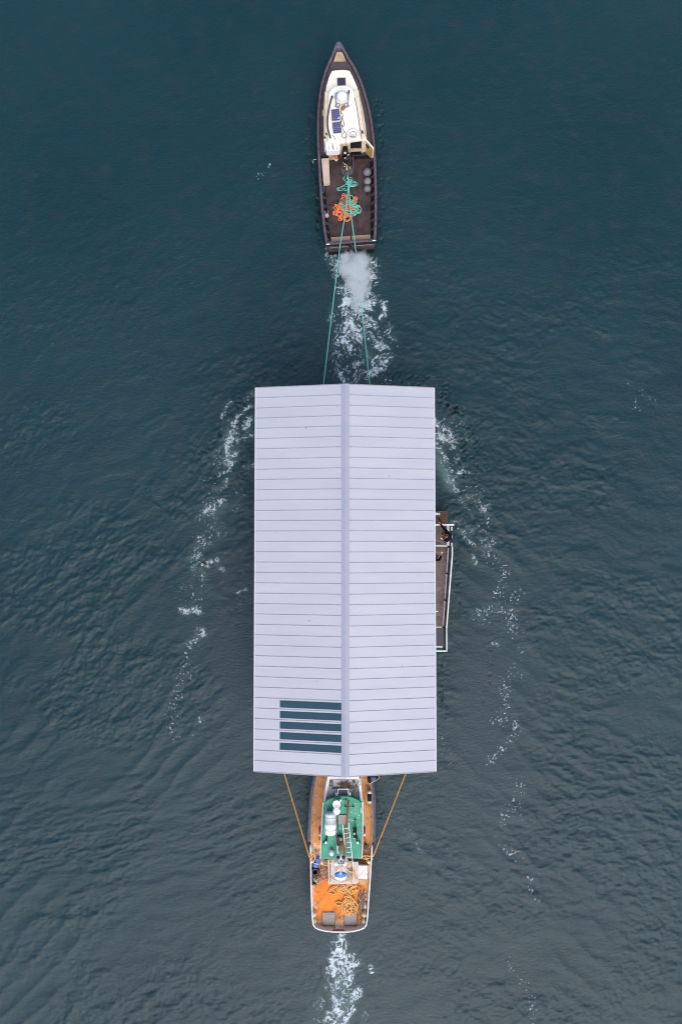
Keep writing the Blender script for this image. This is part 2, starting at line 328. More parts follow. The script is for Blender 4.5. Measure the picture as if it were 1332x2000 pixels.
FOAM = {   # (polyline px, width px, strength, speckiness 0..1)
 'tug': [([(676, 498), (690, 540), (697, 575), (700, 600)], 24, 1.0, 0), ([(725, 520), (715, 560), (705, 590)], 12, .7, 0),
         ([(676, 585), (674, 605), (680, 630), (690, 645), (705, 655)], 11, .95, 0), ([(695, 600), (712, 605), (722, 590)], 9, .8, 0), ([(748, 592), (749, 610), (744, 620)], 5, .9, 0),
         ([(680, 645), (668, 662), (685, 682)], 9, .9, 0), ([(715, 620), (725, 640), (722, 665)], 13, .65, 0), ([(735, 668), (745, 680), (735, 700), (742, 712)], 11, .8, 0),
         ([(715, 728), (735, 725), (752, 708), (758, 702)], 7, .95, 0), ([(664, 732), (672, 744)], 5, .8, 0), ([(660, 600), (663, 660), (660, 720)], 14, .40, 0), ([(755, 650), (765, 690), (755, 740)], 12, .5, 1),
         ([(700, 700), (700, 745)], 30, .42, 0), ([(760, 640), (768, 662)], 6, .6, 0), ([(725, 700), (730, 715)], 8, .9, 0)],
 'left': [([(493, 792), (476, 803), (464, 815), (459, 830)], 3.2, .95, 0), ([(453, 785), (440, 800), (433, 815)], 3, .6, 0), ([(493, 770), (484, 778)], 4, .6, 0),
          ([(457, 828), (452, 845), (448, 862), (443, 880), (447, 893), (452, 902)], 8, 1.0, 0), ([(500, 817), (488, 824), (483, 836)], 7, .95, 0), ([(498, 848), (480, 853), (462, 862), (450, 870)], 4, .8, 0),
          ([(466, 883), (455, 890)], 4, .95, 0), ([(430, 880), (432, 895)], 8, .4, 0), ([(425, 900), (450, 910), (440, 925)], 9, .55, .5), ([(450, 905), (449, 918), (435, 926), (428, 930)], 3.5, .75, 0),
          ([(443, 935), (440, 948), (427, 958)], 3, .75, 0), ([(410, 940), (412, 985), (405, 1000)], 12, .5, 1), ([(436, 978), (428, 986), (414, 992), (402, 998)], 5, .85, 0), ([(395, 1010), (410, 1030), (430, 1035)], 12, .55, .7),
          ([(430, 1045), (412, 1055), (398, 1064)], 5, .7, .3), ([(392, 1055), (386, 1085), (382, 1110), (392, 1125)], 8, .75, .6), ([(426, 1093), (410, 1099), (408, 1104)], 3.5, .85, 0), ([(424, 1105), (438, 1115)], 3, .6, 0),
          ([(362, 1145), (370, 1150), (388, 1140)], 9, .6, .8), ([(355, 1190), (365, 1198), (380, 1190), (390, 1195)], 5, .95, 0), ([(365, 1170), (392, 1175)], 12, .45, 1), ([(385, 1228), (396, 1230), (397, 1240), (388, 1240)], 4, .8, 0),
          ([(383, 1250), (370, 1262)], 6, .8, .8), ([(360, 1285), (360, 1300), (382, 1302)], 7, .65, 1), ([(372, 1315), (352, 1330), (347, 1360), (340, 1380)], 7, .6, 1), ([(337, 1400), (338, 1440)], 8, .55, 1), ([(385, 1395), (398, 1415), (370, 1430)], 8, .45, 1),
          ([(465, 965), (458, 990)], 10, .45, .6), ([(480, 910), (495, 905)], 5, .6, 0), ([(445, 1180), (448, 1200)], 8, .4, 1), ([(465, 1158), (482, 1150)], 3, .5, 0)],
 'right': [([(848, 826), (858, 838), (872, 843), (882, 855), (884, 866)], 8, .9, 0), ([(850, 848), (862, 852), (874, 864), (886, 874)], 6, 1.0, 0), ([(850, 868), (860, 880), (876, 905), (882, 920)], 5, .75, 0),
           ([(866, 900), (876, 910)], 7, .95, 0), ([(878, 940), (888, 935), (898, 922), (902, 918)], 5.5, .95, 0), ([(872, 930), (886, 948), (890, 958)], 6, .8, 0), ([(891, 880), (892, 905)], 5, .6, .6), ([(893, 815), (898, 840), (906, 862)], 10, .5, .6),
           ([(855, 815), (870, 830)], 8, .55, .4), ([(915, 925), (925, 945), (950, 950), (960, 970)], 12, .45, 1), ([(915, 965), (925, 975), (945, 990), (948, 996)], 5, .6, .5), ([(942, 992), (950, 985)], 6, .85, 0), ([(898, 975), (920, 1005)], 3, .5, 0),
           ([(893, 1022), (905, 1035), (912, 1040)], 7, .7, .5), ([(905, 1045), (918, 1060), (926, 1062)], 3, .7, 0), ([(935, 1030), (958, 1015)], 8, .55, 1), ([(938, 1058), (950, 1052)], 4, .6, 0), ([(955, 1060), (950, 1075)], 8, .65, .7),
           ([(920, 1085), (928, 1098)], 3, .7, 0), ([(965, 1085), (985, 1115), (975, 1150), (965, 1165)], 12, .6, 1), ([(930, 1200), (960, 1192), (985, 1190), (1003, 1196)], 6, .8, .8), ([(935, 1195), (950, 1210)], 7, .6, 1), ([(1005, 1160), (1000, 1190), (995, 1215), (1008, 1240)], 9, .65, 1),
           ([(963, 1255), (972, 1257)], 3, .9, 0), ([(1020, 1254), (1010, 1290), (998, 1310), (1015, 1320)], 8, .55, 1), ([(980, 1320), (988, 1350), (985, 1375), (972, 1410)], 9, .6, 1), ([(1003, 1400), (1003, 1430), (985, 1455), (965, 1478), (962, 1485)], 7, .65, 1),
           ([(1018, 1530), (1008, 1560), (985, 1600)], 9, .55, 1), ([(1015, 1585), (1012, 1600)], 6, .6, 1), ([(985, 1655), (1000, 1672), (1015, 1680)], 11, .6, 1), ([(1035, 1715), (1035, 1740), (1045, 1755)], 9, .65, 1), ([(988, 1870), (1005, 1895), (1025, 1925)], 6, .5, 1),
           ([(1035, 1950), (1040, 1975), (1035, 1998)], 6, .6, 1), ([(865, 1440), (870, 1470), (880, 1500)], 6, .4, 1), ([(1230, 760), (1275, 770), (1240, 795)], 14, .38, 1), ([(780, 1600), (815, 1650), (845, 1690)], 6, .4, .7), ([(503, 345), (515, 338), (530, 322)], 3, .55, 1)],
 'trawler': [([(664, 1826), (663, 1845), (662, 1856)], 9, 1.0, 0), ([(650, 1875), (652, 1900)], 7, 1.1, 0), ([(665, 1865), (676, 1880), (668, 1895)], 18, .9, 0), ([(652, 1902), (655, 1918), (672, 1920), (687, 1905), (692, 1885)], 5, 1.0, 0),
             ([(640, 1890), (645, 1925)], 5, .6, 0), ([(660, 1930), (675, 1935)], 16, .7, 0), ([(700, 1935), (690, 1950)], 8, .85, 0), ([(658, 1950), (662, 1975)], 11, .85, 0), ([(685, 1965), (680, 1985), (668, 1998)], 6, .9, 0), ([(645, 1980), (638, 1990), (655, 2000)], 6, .9, 0),
             ([(625, 1960), (625, 2000)], 8, .45, .4), ([(724, 1884), (727, 1900)], 3, .7, 0), ([(712, 1985), (705, 1998)], 6, .5, 0), ([(702, 1925), (706, 1935)], 3, .6, 0), ([(664, 2000), (664, 2100)], 25, .6, 0)]}
def foam(x, y, groups, k2=1.0):
    px, py = to_px(x, y)
    cl = np.zeros(x.shape); sp = np.zeros(x.shape)
    wob = (fbm(x*1.3, y*1.3, 91, 3)-.5)*14; wob2 = (fbm(x*1.3+20, y*1.3, 92, 3)-.5)*14
    for g in groups:
        for pl, wd, sg, k in FOAM[g]:
            kx = min(1, wd/10)
            v = sg*np.exp(-(seg_d(px+wob*kx, py+wob2*kx, pl)/(wd*(1.25 if k == 0 else 1.9)+1.5))**2)
            cl = np.maximum(cl, v*(1-k)**.5); sp = np.maximum(sp, v*(k if k else .35))
    qx = x+(fbm(x*1.6, y*1.6, 61, 3)-.5)*1.3; qy = y+(fbm(x*1.6+7, y*1.6, 62, 3)-.5)*1.3
    rid = 1-np.abs(2*fbm(qx*1.7*k2, qy*1.7*k2, 63, 3, .6)-1)
    fine = 1-np.abs(2*fbm(qx*4.6*k2, qy*4.6*k2, 64, 3, .62)-1)
    grain = fbm(x*11, y*11, 69, 2)
    lace = .42*rid**2+.43*fine**2+.25*grain
    val = cl*.95+(lace-.74)*2.3
    a = sstep(.22, 1.15, val)*sstep(.05, .3, cl)*.95
    if k2 > 1.5: a = sstep(.36, 1.12, val)*sstep(.05, .3, cl)*.74
    d = vn(x*12.0, y*12.0, 65)*.6+vn(x*21, y*21, 66)*.4
    th = .98-.52*sp-.16*(fbm(x*1.4, y*1.4, 67, 2)-.5)
    b = sstep(th, th+.10, d)*sstep(.06, .25, sp)*.56
    return np.clip(np.maximum(a, b*.9), 0, 1), cl

# ------------------------------------------------------------------ water (structure)
def axis(lo, hi, step, far):
    mid = np.arange(lo, hi+1e-6, step); out = []; p = hi; s = step
    while p < far:
        s *= 1.22; p += s; out.append(p)
    neg = []; p = lo; s = step
    while p > -far:
        s *= 1.22; p -= s; neg.append(p)
    return np.concatenate([np.array(neg[::-1]), mid, np.array(out)])
def grid_mesh(name, X, Y, Z, keep=None, attrs=None, mats=()):
    ny, nx = X.shape
    idx = np.arange(nx*ny).reshape(ny, nx)
    q = np.stack([idx[:-1, :-1], idx[:-1, 1:], idx[1:, 1:], idx[1:, :-1]], -1).reshape(-1, 4)
    co = np.stack([X, Y, Z], -1).reshape(-1, 3)
    if keep is not None:
        q = q[keep.reshape(-1)]
        used = np.unique(q); mp = np.full(nx*ny, -1); mp[used] = np.arange(len(used)); q = mp[q]; co = co[used]
    else: used = np.arange(nx*ny)
    me = bpy.data.meshes.new(name); me.vertices.add(len(co)); me.vertices.foreach_set('co', co.astype(np.float32).ravel())
    me.loops.add(q.size); me.loops.foreach_set('vertex_index', q.astype(np.int32).ravel())
    me.polygons.add(len(q)); me.polygons.foreach_set('loop_start', np.arange(0, q.size, 4, dtype=np.int32))
    me.polygons.foreach_set('loop_total', np.full(len(q), 4, dtype=np.int32))
    me.polygons.foreach_set('use_smooth', np.ones(len(q), dtype=bool))
    me.update(calc_edges=True)
    for k, a in (attrs or {}).items():
        at = me.attributes.new(k, 'FLOAT', 'POINT'); at.data.foreach_set('value', a.reshape(-1)[used].astype(np.float32))
    for m in mats: me.materials.append(m)
    o = bpy.data.objects.new(name, me); scene.collection.objects.link(o); return o

M_water = bpy.data.materials.new('sea_water'); M_water.use_nodes = True
t = M_water.node_tree; N = t.nodes; L = t.links; b = N['Principled BSDF']
b.inputs['Roughness'].default_value = 0.16; b.inputs['IOR'].default_value = 1.333
tc = N.new('ShaderNodeTexCoord')
n1 = N.new('ShaderNodeTexNoise'); n1.inputs['Scale'].default_value = 0.07; n1.inputs['Detail'].default_value = 3; L.new(tc.outputs['Object'], n1.inputs['Vector'])
n1b = N.new('ShaderNodeTexNoise'); n1b.inputs['Scale'].default_value = 0.9; n1b.inputs['Detail'].default_value = 5; L.new(tc.outputs['Object'], n1b.inputs['Vector'])
mx = N.new('ShaderNodeMix'); mx.data_type = 'RGBA'; mx.inputs['A'].default_value = (0.0080, 0.037, 0.048, 1); mx.inputs['B'].default_value = (0.013, 0.046, 0.058, 1)
r1 = N.new('ShaderNodeMapRange'); r1.inputs['From Min'].default_value = .35; r1.inputs['From Max'].default_value = .65; L.new(n1.outputs['Fac'], r1.inputs['Value']); L.new(r1.outputs[0], mx.inputs['Factor'])
mxb = N.new('ShaderNodeMix'); mxb.data_type = 'RGBA'; mxb.inputs['B'].default_value = (0.028, 0.043, 0.050, 1); L.new(mx.outputs['Result'], mxb.inputs['A'])
r2 = N.new('ShaderNodeMapRange'); r2.inputs['From Min'].default_value = .5; r2.inputs['From Max'].default_value = .75; r2.inputs['To Max'].default_value = .5; L.new(n1b.outputs['Fac'], r2.inputs['Value']); L.new(r2.outputs[0], mxb.inputs['Factor'])
at1 = N.new('ShaderNodeAttribute'); at1.attribute_name = 'grey_tone'     # greyer blue beside the house and around the trawler's stern
mxs = N.new('ShaderNodeMix'); mxs.data_type = 'RGBA'; mxs.inputs['B'].default_value = (0.032, 0.052, 0.070, 1); L.new(mxb.outputs['Result'], mxs.inputs['A']); L.new(at1.outputs['Fac'], mxs.inputs['Factor'])
at2 = N.new('ShaderNodeAttribute'); at2.attribute_name = 'aerated'
mxa = N.new('ShaderNodeMix'); mxa.data_type = 'RGBA'; mxa.inputs['B'].default_value = (0.16, 0.30, 0.26, 1); L.new(mxs.outputs['Result'], mxa.inputs['A']); L.new(at2.outputs['Fac'], mxa.inputs['Factor'])
L.new(mxa.outputs['Result'], b.inputs['Base Color'])
mp = N.new('ShaderNodeMapping'); mp.inputs['Scale'].default_value = (1, 1.7, 1); mp.inputs['Rotation'].default_value = (0, 0, R(-20)); L.new(tc.outputs['Object'], mp.inputs['Vector'])
n2 = N.new('ShaderNodeTexNoise'); n2.inputs['Scale'].default_value = 4.5; n2.inputs['Detail'].default_value = 7; n2.inputs['Roughness'].default_value = .72; n2.inputs['Distortion'].default_value = .6; L.new(mp.outputs['Vector'], n2.inputs['Vector'])
bp = N.new('ShaderNodeBump'); bp.inputs['Strength'].default_value = .6; bp.inputs['Distance'].default_value = .06; L.new(n2.outputs['Fac'], bp.inputs['Height']); L.new(bp.outputs['Normal'], b.inputs['Normal'])

xs = axis(-23.5, 23.5, .075, 6000); ys = axis(-31, 33.5, .075, 6000)
X, Y = np.meshgrid(xs, ys)
Z = height(X, Y)
px, py = to_px(X, Y)
_, cl = foam(X, Y, FOAM.keys())
vis = (np.abs(X) < 40) & (np.abs(Y) < 50)
Z = Z + np.where(vis, .03*np.clip(cl, 0, 1)*(fbm(X*4, Y*4, 71, 2)-.5)*2, 0)
aer = np.zeros(X.shape)
for pl, wd, sg in [([(853, 880), (862, 915), (880, 948)], 13, .55), ([(690, 580), (685, 650)], 22, .22), ([(715, 690), (735, 720)], 18, .25), ([(448, 850), (446, 900)], 14, .35), ([(665, 1870), (668, 2010)], 20, .30), ([(440, 985), (420, 1010)], 10, .2), ([(855, 850), (870, 860)], 12, .3)]:
    aer = np.maximum(aer, sg*np.exp(-(seg_d(px, py, pl)/wd)**2))
aer = np.maximum(aer, .17*np.clip(cl, 0, 1)); aer *= .55+.9*(fbm(X*1.5, Y*1.5, 81, 3)-.2)
grey_tone = np.exp(-((px-940)/110)**2-((py-1350)/260)**2)*.7+np.exp(-((px-460)/70)**2-((py-1250)/260)**2)*.7+np.exp(-((px-680)/420)**2-((py-1900)/380)**2)*.45
grey_tone = np.where(vis, np.clip(grey_tone, 0, 1)*(.7+.6*(fbm(X*.5, Y*.5, 83, 3)-.5)), 0)
water = grid_mesh('water', X, Y, Z, None, {'grey_tone': grey_tone, 'aerated': np.clip(np.where(vis, aer, 0), 0, 1)}, [M_water])
tag(water, kind='structure')

# ------------------------------------------------------------------ wake foam (countless flecks): real sheets lying on the waves
M_foam = bpy.data.materials.new('sea_foam'); M_foam.use_nodes = True
t = M_foam.node_tree; N = t.nodes; L = t.links; b = N['Principled BSDF']; b.inputs['Base Color'].default_value = (.66, .76, .82, 1); b.inputs['Roughness'].default_value = .8
at = N.new('ShaderNodeAttribute'); at.attribute_name = 'cover'; tr = N.new('ShaderNodeBsdfTransparent'); ms = N.new('ShaderNodeMixShader')
L.new(at.outputs['Fac'], ms.inputs[0]); L.new(tr.outputs[0], ms.inputs[1]); L.new(b.outputs[0], ms.inputs[2]); L.new(ms.outputs[0], N['Material Output'].inputs['Surface'])
def foam_sheet(groups, box, label):
    a, c = P(box[0], box[3]), P(box[2], box[1])
    g_ = .036; fx = np.arange(a.x, c.x, g_); fy = np.arange(a.y, c.y, g_); FX, FY = np.meshgrid(fx, fy)
    F, cl = foam(FX, FY, groups, 1.25 if groups[0] in ('tug', 'trawler') else 1.7)
    H = height(FX, FY)+.03*np.clip(cl, 0, 1)*(fbm(FX*4, FY*4, 71, 2)-.5)*2+.022
    m4 = np.maximum.reduce([F[:-1, :-1], F[1:, :-1], F[:-1, 1:], F[1:, 1:]])
    o = grid_mesh('wake_foam', FX, FY, H, m4 > .05, {'cover': F}, [M_foam])
    return tag(o, label, 'foam', None, 'stuff')
foam_sheet(['tug'], (600, 480, 800, 760), 'white propeller foam trailing behind the black-hulled tug, ahead of the roof')
foam_sheet(['left'], (310, 755, 505, 1470), 'broken white foam streaks curling along the left side of the long roof')
foam_sheet(['right'], (480, 310, 1300, 2010), 'white foam swirls and scattered flecks trailing along the right side of the roof')
foam_sheet(['trawler'], (600, 1822, 760, 2060), 'dense white propeller wash behind the stern of the orange-decked boat')

# ------------------------------------------------------------------ boat hull builder
def inset(loop, d):
    n = len(loop); out = []
    ar = sum(loop[i].x*loop[(i+1) % n].y-loop[(i+1) % n].x*loop[i].y for i in range(n)); sg = 1 if ar > 0 else -1
    for i in range(n):
        a = loop[i-1]; c = loop[(i+1) % n]; p = loop[i]
        t1 = Vector((p.x-a.x, p.y-a.y)); t2 = Vector((c.x-p.x, c.y-p.y))
        t1 = t1.normalized() if t1.length else t2.normalized(); t2 = t2.normalized() if t2.length else t1
        n1 = Vector((-t1.y, t1.x))*sg; n2 = Vector((-t2.y, t2.x))*sg; nn = n1+n2
        nn = nn.normalized() if nn.length > 1e-6 else n1
        k = 1/max(.6, nn.dot(n1))
        out.append(Vector((p.x+nn.x*d*k, p.y+nn.y*d*k, p.z)))
    return out
def interp_st(st, step):
    out = []
    for a, b in zip(st[:-1], st[1:]):
        n = max(1, int(abs(b[0]-a[0])/step))
        for k in range(n):
            f = k/n; out.append(tuple(a[i]+(b[i]-a[i])*f for i in range(3)))
    out.append(st[-1]); return out
def smooth_st(st):
    o = [st[0]]
    for i in range(1, len(st)-1):
        o.append((st[i][0], (st[i-1][1]+2*st[i][1]+st[i+1][1])/4, (st[i-1][2]+2*st[i][2]+st[i+1][2])/4))
    return o+[st[-1]]
def loop_from(st, zf, tilt):
    Lp, Rp = [], []
    for y, xl, xr in st:
        xc = (xl+xr)/2; z = zf(y)
        Lp.append(P(xl, y-tilt*(xl-xc), z)); Rp.append(P(xr, y-tilt*(xr-xc), z))
    return Lp+Rp[::-1]
def setz(loop, zf):
    return [Vector((p.x, p.y, zf(i))) for i, p in enumerate(loop)]
def deck_mesh(mb, loop, ncross=1, mi=0, sel=None):
    n = len(loop)//2; vs = []; fs = []
    for i in range(n):
        a, c = loop[i], loop[2*n-1-i]
        for k in range(ncross+1): vs.append(a.lerp(c, k/ncross))
    for i in range(n-1):
        if sel and not sel(i): continue
        for k in range(ncross):
            p = i*(ncross+1)+k
            fs.append((p, p+ncross+1, p+ncross+2, p+1))
    mb.add(vs, fs, mi); return vs

def rope_pile(mb, coils, r, seg=6, jit=.12, n=26):
    """coils: (cx,cy,z,rx,ry,loops,ang) ; continuous laid-down rope"""
    pts = []
    for cx, cy, z, rx, ry, loops, ang in coils:
        ox = oy = 0; ph = random.random()*6
        for k in range(int(loops*n)):
            a = ph+2*math.pi*k/n
            if k % n == 0:
                tx, ty = random.uniform(-jit, jit)*1.5, random.uniform(-jit, jit)*1.5; sc_t = random.uniform(.35, 1.1); ta = ang+random.uniform(-1.1, 1.1); ecc = random.uniform(.55, 1.1)
                if k == 0: sc_, aa, ecc_ = sc_t, ta, ecc
            ox += (tx-ox)*.08; oy += (ty-oy)*.08; sc_ += (sc_t-sc_)*.1; ecc_ += (ecc-ecc_)*.1; aa += (ta-aa)*.1
            u = rx*sc_*math.cos(a); v = ry*sc_*math.sin(a)*(1+.2*math.sin(3*a+ph+k*.05))*ecc_
            zz = z + r + (k/(loops*n))*r*2.2 + r*.8*math.sin(k*.37+ph)
            pts.append(Vector((cx+ox+u*math.cos(aa)-v*math.sin(aa), cy+oy+u*math.sin(aa)+v*math.cos(aa), max(z+r*.9, zz))))
    sm = []
    for i in range(len(pts)):
        a, c = max(0, i-2), min(len(pts), i+3); sm.append(sum(pts[a:c], Vector((0, 0, 0)))/(c-a))
    mb.tube(sm, r, seg)
def spline(pts, n=8):
    pts = [Vector(p) for p in pts]; out = []
    for i in range(len(pts)-1):
        p0, p1, p2, p3 = pts[max(i-1, 0)], pts[i], pts[i+1], pts[min(i+2, len(pts)-1)]
        for k in range(n):
            f = k/n
            out.append(.5*((2*p1)+(p2-p0)*f+(2*p0-5*p1+4*p2-p3)*f*f+(3*p1-p0-3*p2+p3)*f**3))
    out.append(pts[-1]); return out
def PP(lst, z): return [P(a, b_, z) for a, b_ in lst]

#@@PART2
# ================================================================== FLOATING HOUSE
zE, zR = 5.7, 6.62
xL = (P(500, 756, zE).x+P(497, 1507, zE).x)/2; xR = (P(848, 760, zE).x+P(850, 1505, zE).x)/2
xm = (P(667, 1100, zR).x+P(682, 1100, zR).x)/2; Lh = yN-yS
house = thing('floating_house', 'long floating house under a pale lilac-grey standing seam gable roof, towed between two boats', 'floating house', (xm, (yN+yS)/2, 0))
def rz(x):
    return zE+(zR-zE)*((x-xL)/(xm-xL) if x < xm else (xR-x)/(xR-xm))
mb = MB(); th = .16
sp = Lh/37.0
for side in (0, 1):
    xa, xb = (xL, xm) if side == 0 else (xm, xR)
    za, zb = rz(xa), rz(xb)
    # panels: each a slightly separate sheet so the metal breathes a little
    y0 = yS
    for k in range(37):
        y1 = min(yN, y0+sp)
        e = random.uniform(-.004, .004)
        mb.add([(xa, y0, za-th), (xb, y0, zb-th), (xb, y1, zb-th), (xa, y1, za-th), (xa, y0, za), (xb, y0, zb+e), (xb, y1, zb), (xa, y1, za+e)],
               [(3,2,1,0),(4,5,6,7)]+([(0,1,5,4)] if k == 0 else [])+([(2,3,7,6)] if k == 36 else [])+([(0,4,7,3)] if side == 0 else [(1,2,6,5)]), 0)
        if k:
            # standing seam rib
            xs0, xs1 = (xa+.02, xb-.19) if side == 0 else (xa+.19, xb-.02)
            mb.bar((xs0, y0, rz(xs0)+.012), (xs1, y0, rz(xs1)+.012), .018, .024, 1)
        y0 = y1
roof = mb.build('roof', [M_roof, M_seam], house)
mb = MB()
hw = (P(682, 1100, zR).x-P(667, 1100, zR).x)/2
mb.add([(xm-hw, yS-.03, rz(xm-hw)+.035), (xm, yS-.03, zR+.075), (xm+hw, yS-.03, rz(xm+hw)+.035), (xm-hw, yN+.03, rz(xm-hw)+.035), (xm, yN+.03, zR+.075), (xm+hw, yN+.03, rz(xm+hw)+.035),
        (xm-hw, yS-.03, rz(xm-hw)+.006), (xm+hw, yS-.03, rz(xm+hw)+.006), (xm-hw, yN+.03, rz(xm-hw)+.006), (xm+hw, yN+.03, rz(xm+hw)+.006)],
       [(0,1,4,3),(1,2,5,4),(0,3,8,6),(2,7,9,5),(6,7,2,1,0),(8,3,4,5,9)])
mb.build('ridge_cap', M_cap, roof)
mb = MB()
for x_, sg in ((xL-.02, 1), (xR+.02, -1)):
    mb = MB(); mb.box((x_, (yN+yS)/2, zE-.06), (.04, Lh+.02, .12)); mb.build('eave_trim', M_white, roof)
mb = MB()
for y_ in (yN+.022, yS-.022):
    for a, b_ in ((xL, xm), (xm, xR)):
        mb = MB(); mb.bar((a, y_, rz(a)-.09), (b_, y_, rz(b_)-.09), .04, .20); mb.build('verge_trim', M_galv, roof)
# five thin-film strips between the seams
for k in range(5):
    pi = 2+k; ya = yS+sp*pi+.085; yb = yS+sp*(pi+1)-.085
    x0 = P(547, 1420, 5.9).x; x1 = xm-hw-.01
    mb = MB(); g = .010
    mb.add([(x0, ya, rz(x0)+g), (x1, ya, rz(x1)+g), (x1, yb, rz(x1)+g), (x0, yb, rz(x0)+g), (x0, ya, rz(x0)+.002), (x1, ya, rz(x1)+.002), (x1, yb, rz(x1)+.002), (x0, yb, rz(x0)+.002)],
           [(0,1,2,3),(0,4,5,1),(1,5,6,2),(2,6,7,3),(3,7,4,0)])
    mb.build('solar_strip', M_pv, roof)
# float
fx0, fx1, fyS, fyN = xL+.25, xR-.25, yS+.75, yN-.75
mb = MB(); mb.box(((fx0+fx1)/2, (fyS+fyN)/2, -.1), (fx1-fx0, fyN-fyS, 1.3)); mb.build('pontoon', M_conc, house, bevel=.05)
wx0, wx1, wyS, wyN = xL+.55, xR-.75, yS+1.6, yN-1.6
mb = MB()
mb.box((wx0+.08, (wyS+wyN)/2, 3.05), (.16, wyN-wyS, 5.0)); mb.box((wx1-.08, (wyS+wyN)/2, 3.05), (.16, wyN-wyS, 5.0))
for y_ in (wyS, wyN):
    pts = [(wx0+.165, .55), (wx1-.165, .55), (wx1-.165, rz(wx1)-.2), (xm, zR-.2), (wx0+.165, rz(wx0)-.2)]
    s_ = .16 if y_ == wyS else -.16
    mb.add([(x, y_, z) for x, z in pts]+[(x, y_+s_, z) for x, z in pts], [(0,1,2,3,4), (9,8,7,6,5)]+[(i, 5+i, 5+(i+1) % 5, (i+1) % 5) for i in range(5)])
mb.build('wall', M_clad, house)
for x_, sg in ((wx0, -1), (wx1, 1)):
    for k in range(6):
        y_ = wyS+1.7+k*(wyN-wyS-3.4)/5
        for z_ in (1.75, 4.4):
            if sg == 1 and -4.2 < y_-0 < 3.0: continue
            m1 = MB(); m1.box((x_+sg*.03, y_, z_), (.08, 1.5, 1.2)); wf = m1.build('window', M_white, house)
            m2 = MB(); m2.box((x_+sg*.075, y_, z_), (.02, 1.36, 1.06)); m2.build('pane', M_glass, wf)
for y_, sg in ((wyS, -1), (wyN, 1)):
    for x_ in (xm-2.2, xm+2.2):
        for z_ in (1.75, 4.3):
            m1 = MB(); m1.box((x_, y_+sg*.03, z_), (1.8, .08, 1.5)); wf = m1.build('window', M_white, house)
            m2 = MB(); m2.box((x_, y_+sg*.075, z_), (1.66, .02, 1.36)); m2.build('pane', M_glass, wf)
# side stair, landings and rails --------------------------------------------------
zl, zu = .95, 3.35                      # lower / upper floor of the stair
yA = P(878, 1025, zu+1.0).y; yB = P(878, 1067, zu).y; yC = P(868, 1223, zl).y; yD = P(868, 1266, zl).y
xo = P(876.8, 1045, zu+.1).x              # outer edge of the walkway
mb = MB()
yM = P(860, 998, .5).y
mb.box(((wx1+6.08)/2, (yM+P(860, 1040, .5).y)/2, .42), (6.08-wx1, yM-P(860, 1040, .5).y, .2))
mb.build('mossy_platform', M_moss, house, bevel=.02)
mb = MB()
mb.box(((wx1+.02+xo)/2, (yA+yB)/2, zu-.05), (xo-wx1-.04, yA-yB, .09)); mb.build('upper_landing', M_tread, house)
mb = MB(); mb.box(((wx1+.02+xo)/2, (yC+yD)/2, zl-.05), (xo-wx1-.04, yC-yD-.02, .09)); mb.build('lower_landing', M_gplate, house)
nT = 14; stair = None
for k in range(nT):
    f = (k+.5)/nT; y_ = yB+(yC-yB)*f; z_ = zu-(zu-zl)*(k+1)/(nT+1)
    mb = MB(); dy = abs(yC-yB)/nT
    mb.box(((wx1+xo)/2-.02, y_, z_-.02), (xo-wx1-.12, dy+.012, .04)); mb.box(((wx1+xo)/2-.02, y_+dy/2-.012, z_+.004), (xo-wx1-.14, .02, .012), mi=1)
    t_ = mb.build('tread', [M_tread, M_galv], house)
mb = MB()
mb.bar((xo-.035, yB, zu-.10), (xo-.035, yC, zl-.10), .07, .26); mb.bar((wx1+.06, yB, zu-.10), (wx1+.06, yC, zl-.10), .07, .26)
mb.build('stringer', M_galv, house)
for y_, z_, d_ in ((yB+.03, zu+.01, .10), (yC-.04, zl+.012, .09), (yD+.09, zl+.012, .10)):
    mb = MB(); mb.box(((wx1+.02+xo)/2, y_, z_), (xo-wx1-.14, d_, .04)); mb.build('nosing', M_whited, house)
mb = MB()
mb.box((xo-.05, (yA+yB)/2, zu+.02), (.16, yA-yB-.06, .12)); mb.build('edge_beam', M_white, house)
xr_ = xo+.035
mb = MB()
mb.bar((wx1+.05, yA, zu+1.0), (xr_+.1, yA, zu+1.0), .085, .05); mb.build('handrail', M_bwhite, house, bevel=.01)
mb = MB()
mb.bar((xr_, yB-.0, zu+1.0), (xr_, yB-.45, zu+1.0), .062, .05); mb.bar((xr_, yB-.45, zu+1.0), (xr_, yC, zl+1.0), .060, .05); mb.bar((xr_, yC, zl+1.0), (xr_, yD-.05, zl+1.0), .060, .05)
mb.bar((wx1+.05, yD-.02, zl+1.0), (xr_-.037, yD-.02, zl+1.0), .07, .05)
mb.build('handrail', M_bwhite, house, bevel=.008)
for k in range(3):
    mb = MB(); yy = yA-.12-(k)*.42; mb.box((xr_-.01, yy-.08, zu+.92), (.05, .2, .04)); mb.build('rail_clip', M_bwhite, house)
for f in (0, .32, .65, 1):
    yy = yB-.05+(yC-yB)*f; zf = zu+(zl-zu)*f
    mb = MB(); mb.box((xr_-.06, yy, zf+.42), (.04, .05, 1.1)); mb.box((xr_-.05, yy, zf+.02), (.14, .06, .05)); mb.build('rail_post', M_black, house)
mb = MB(); mb.box((xr_-.04, yA, zu+.45), (.05, .05, 1.05)); mb.build('rail_post', M_black, house)
mb = MB(); mb.box((xr_-.04, yD, zl+.45), (.05, .05, 1.05)); mb.build('rail_post', M_black, house)
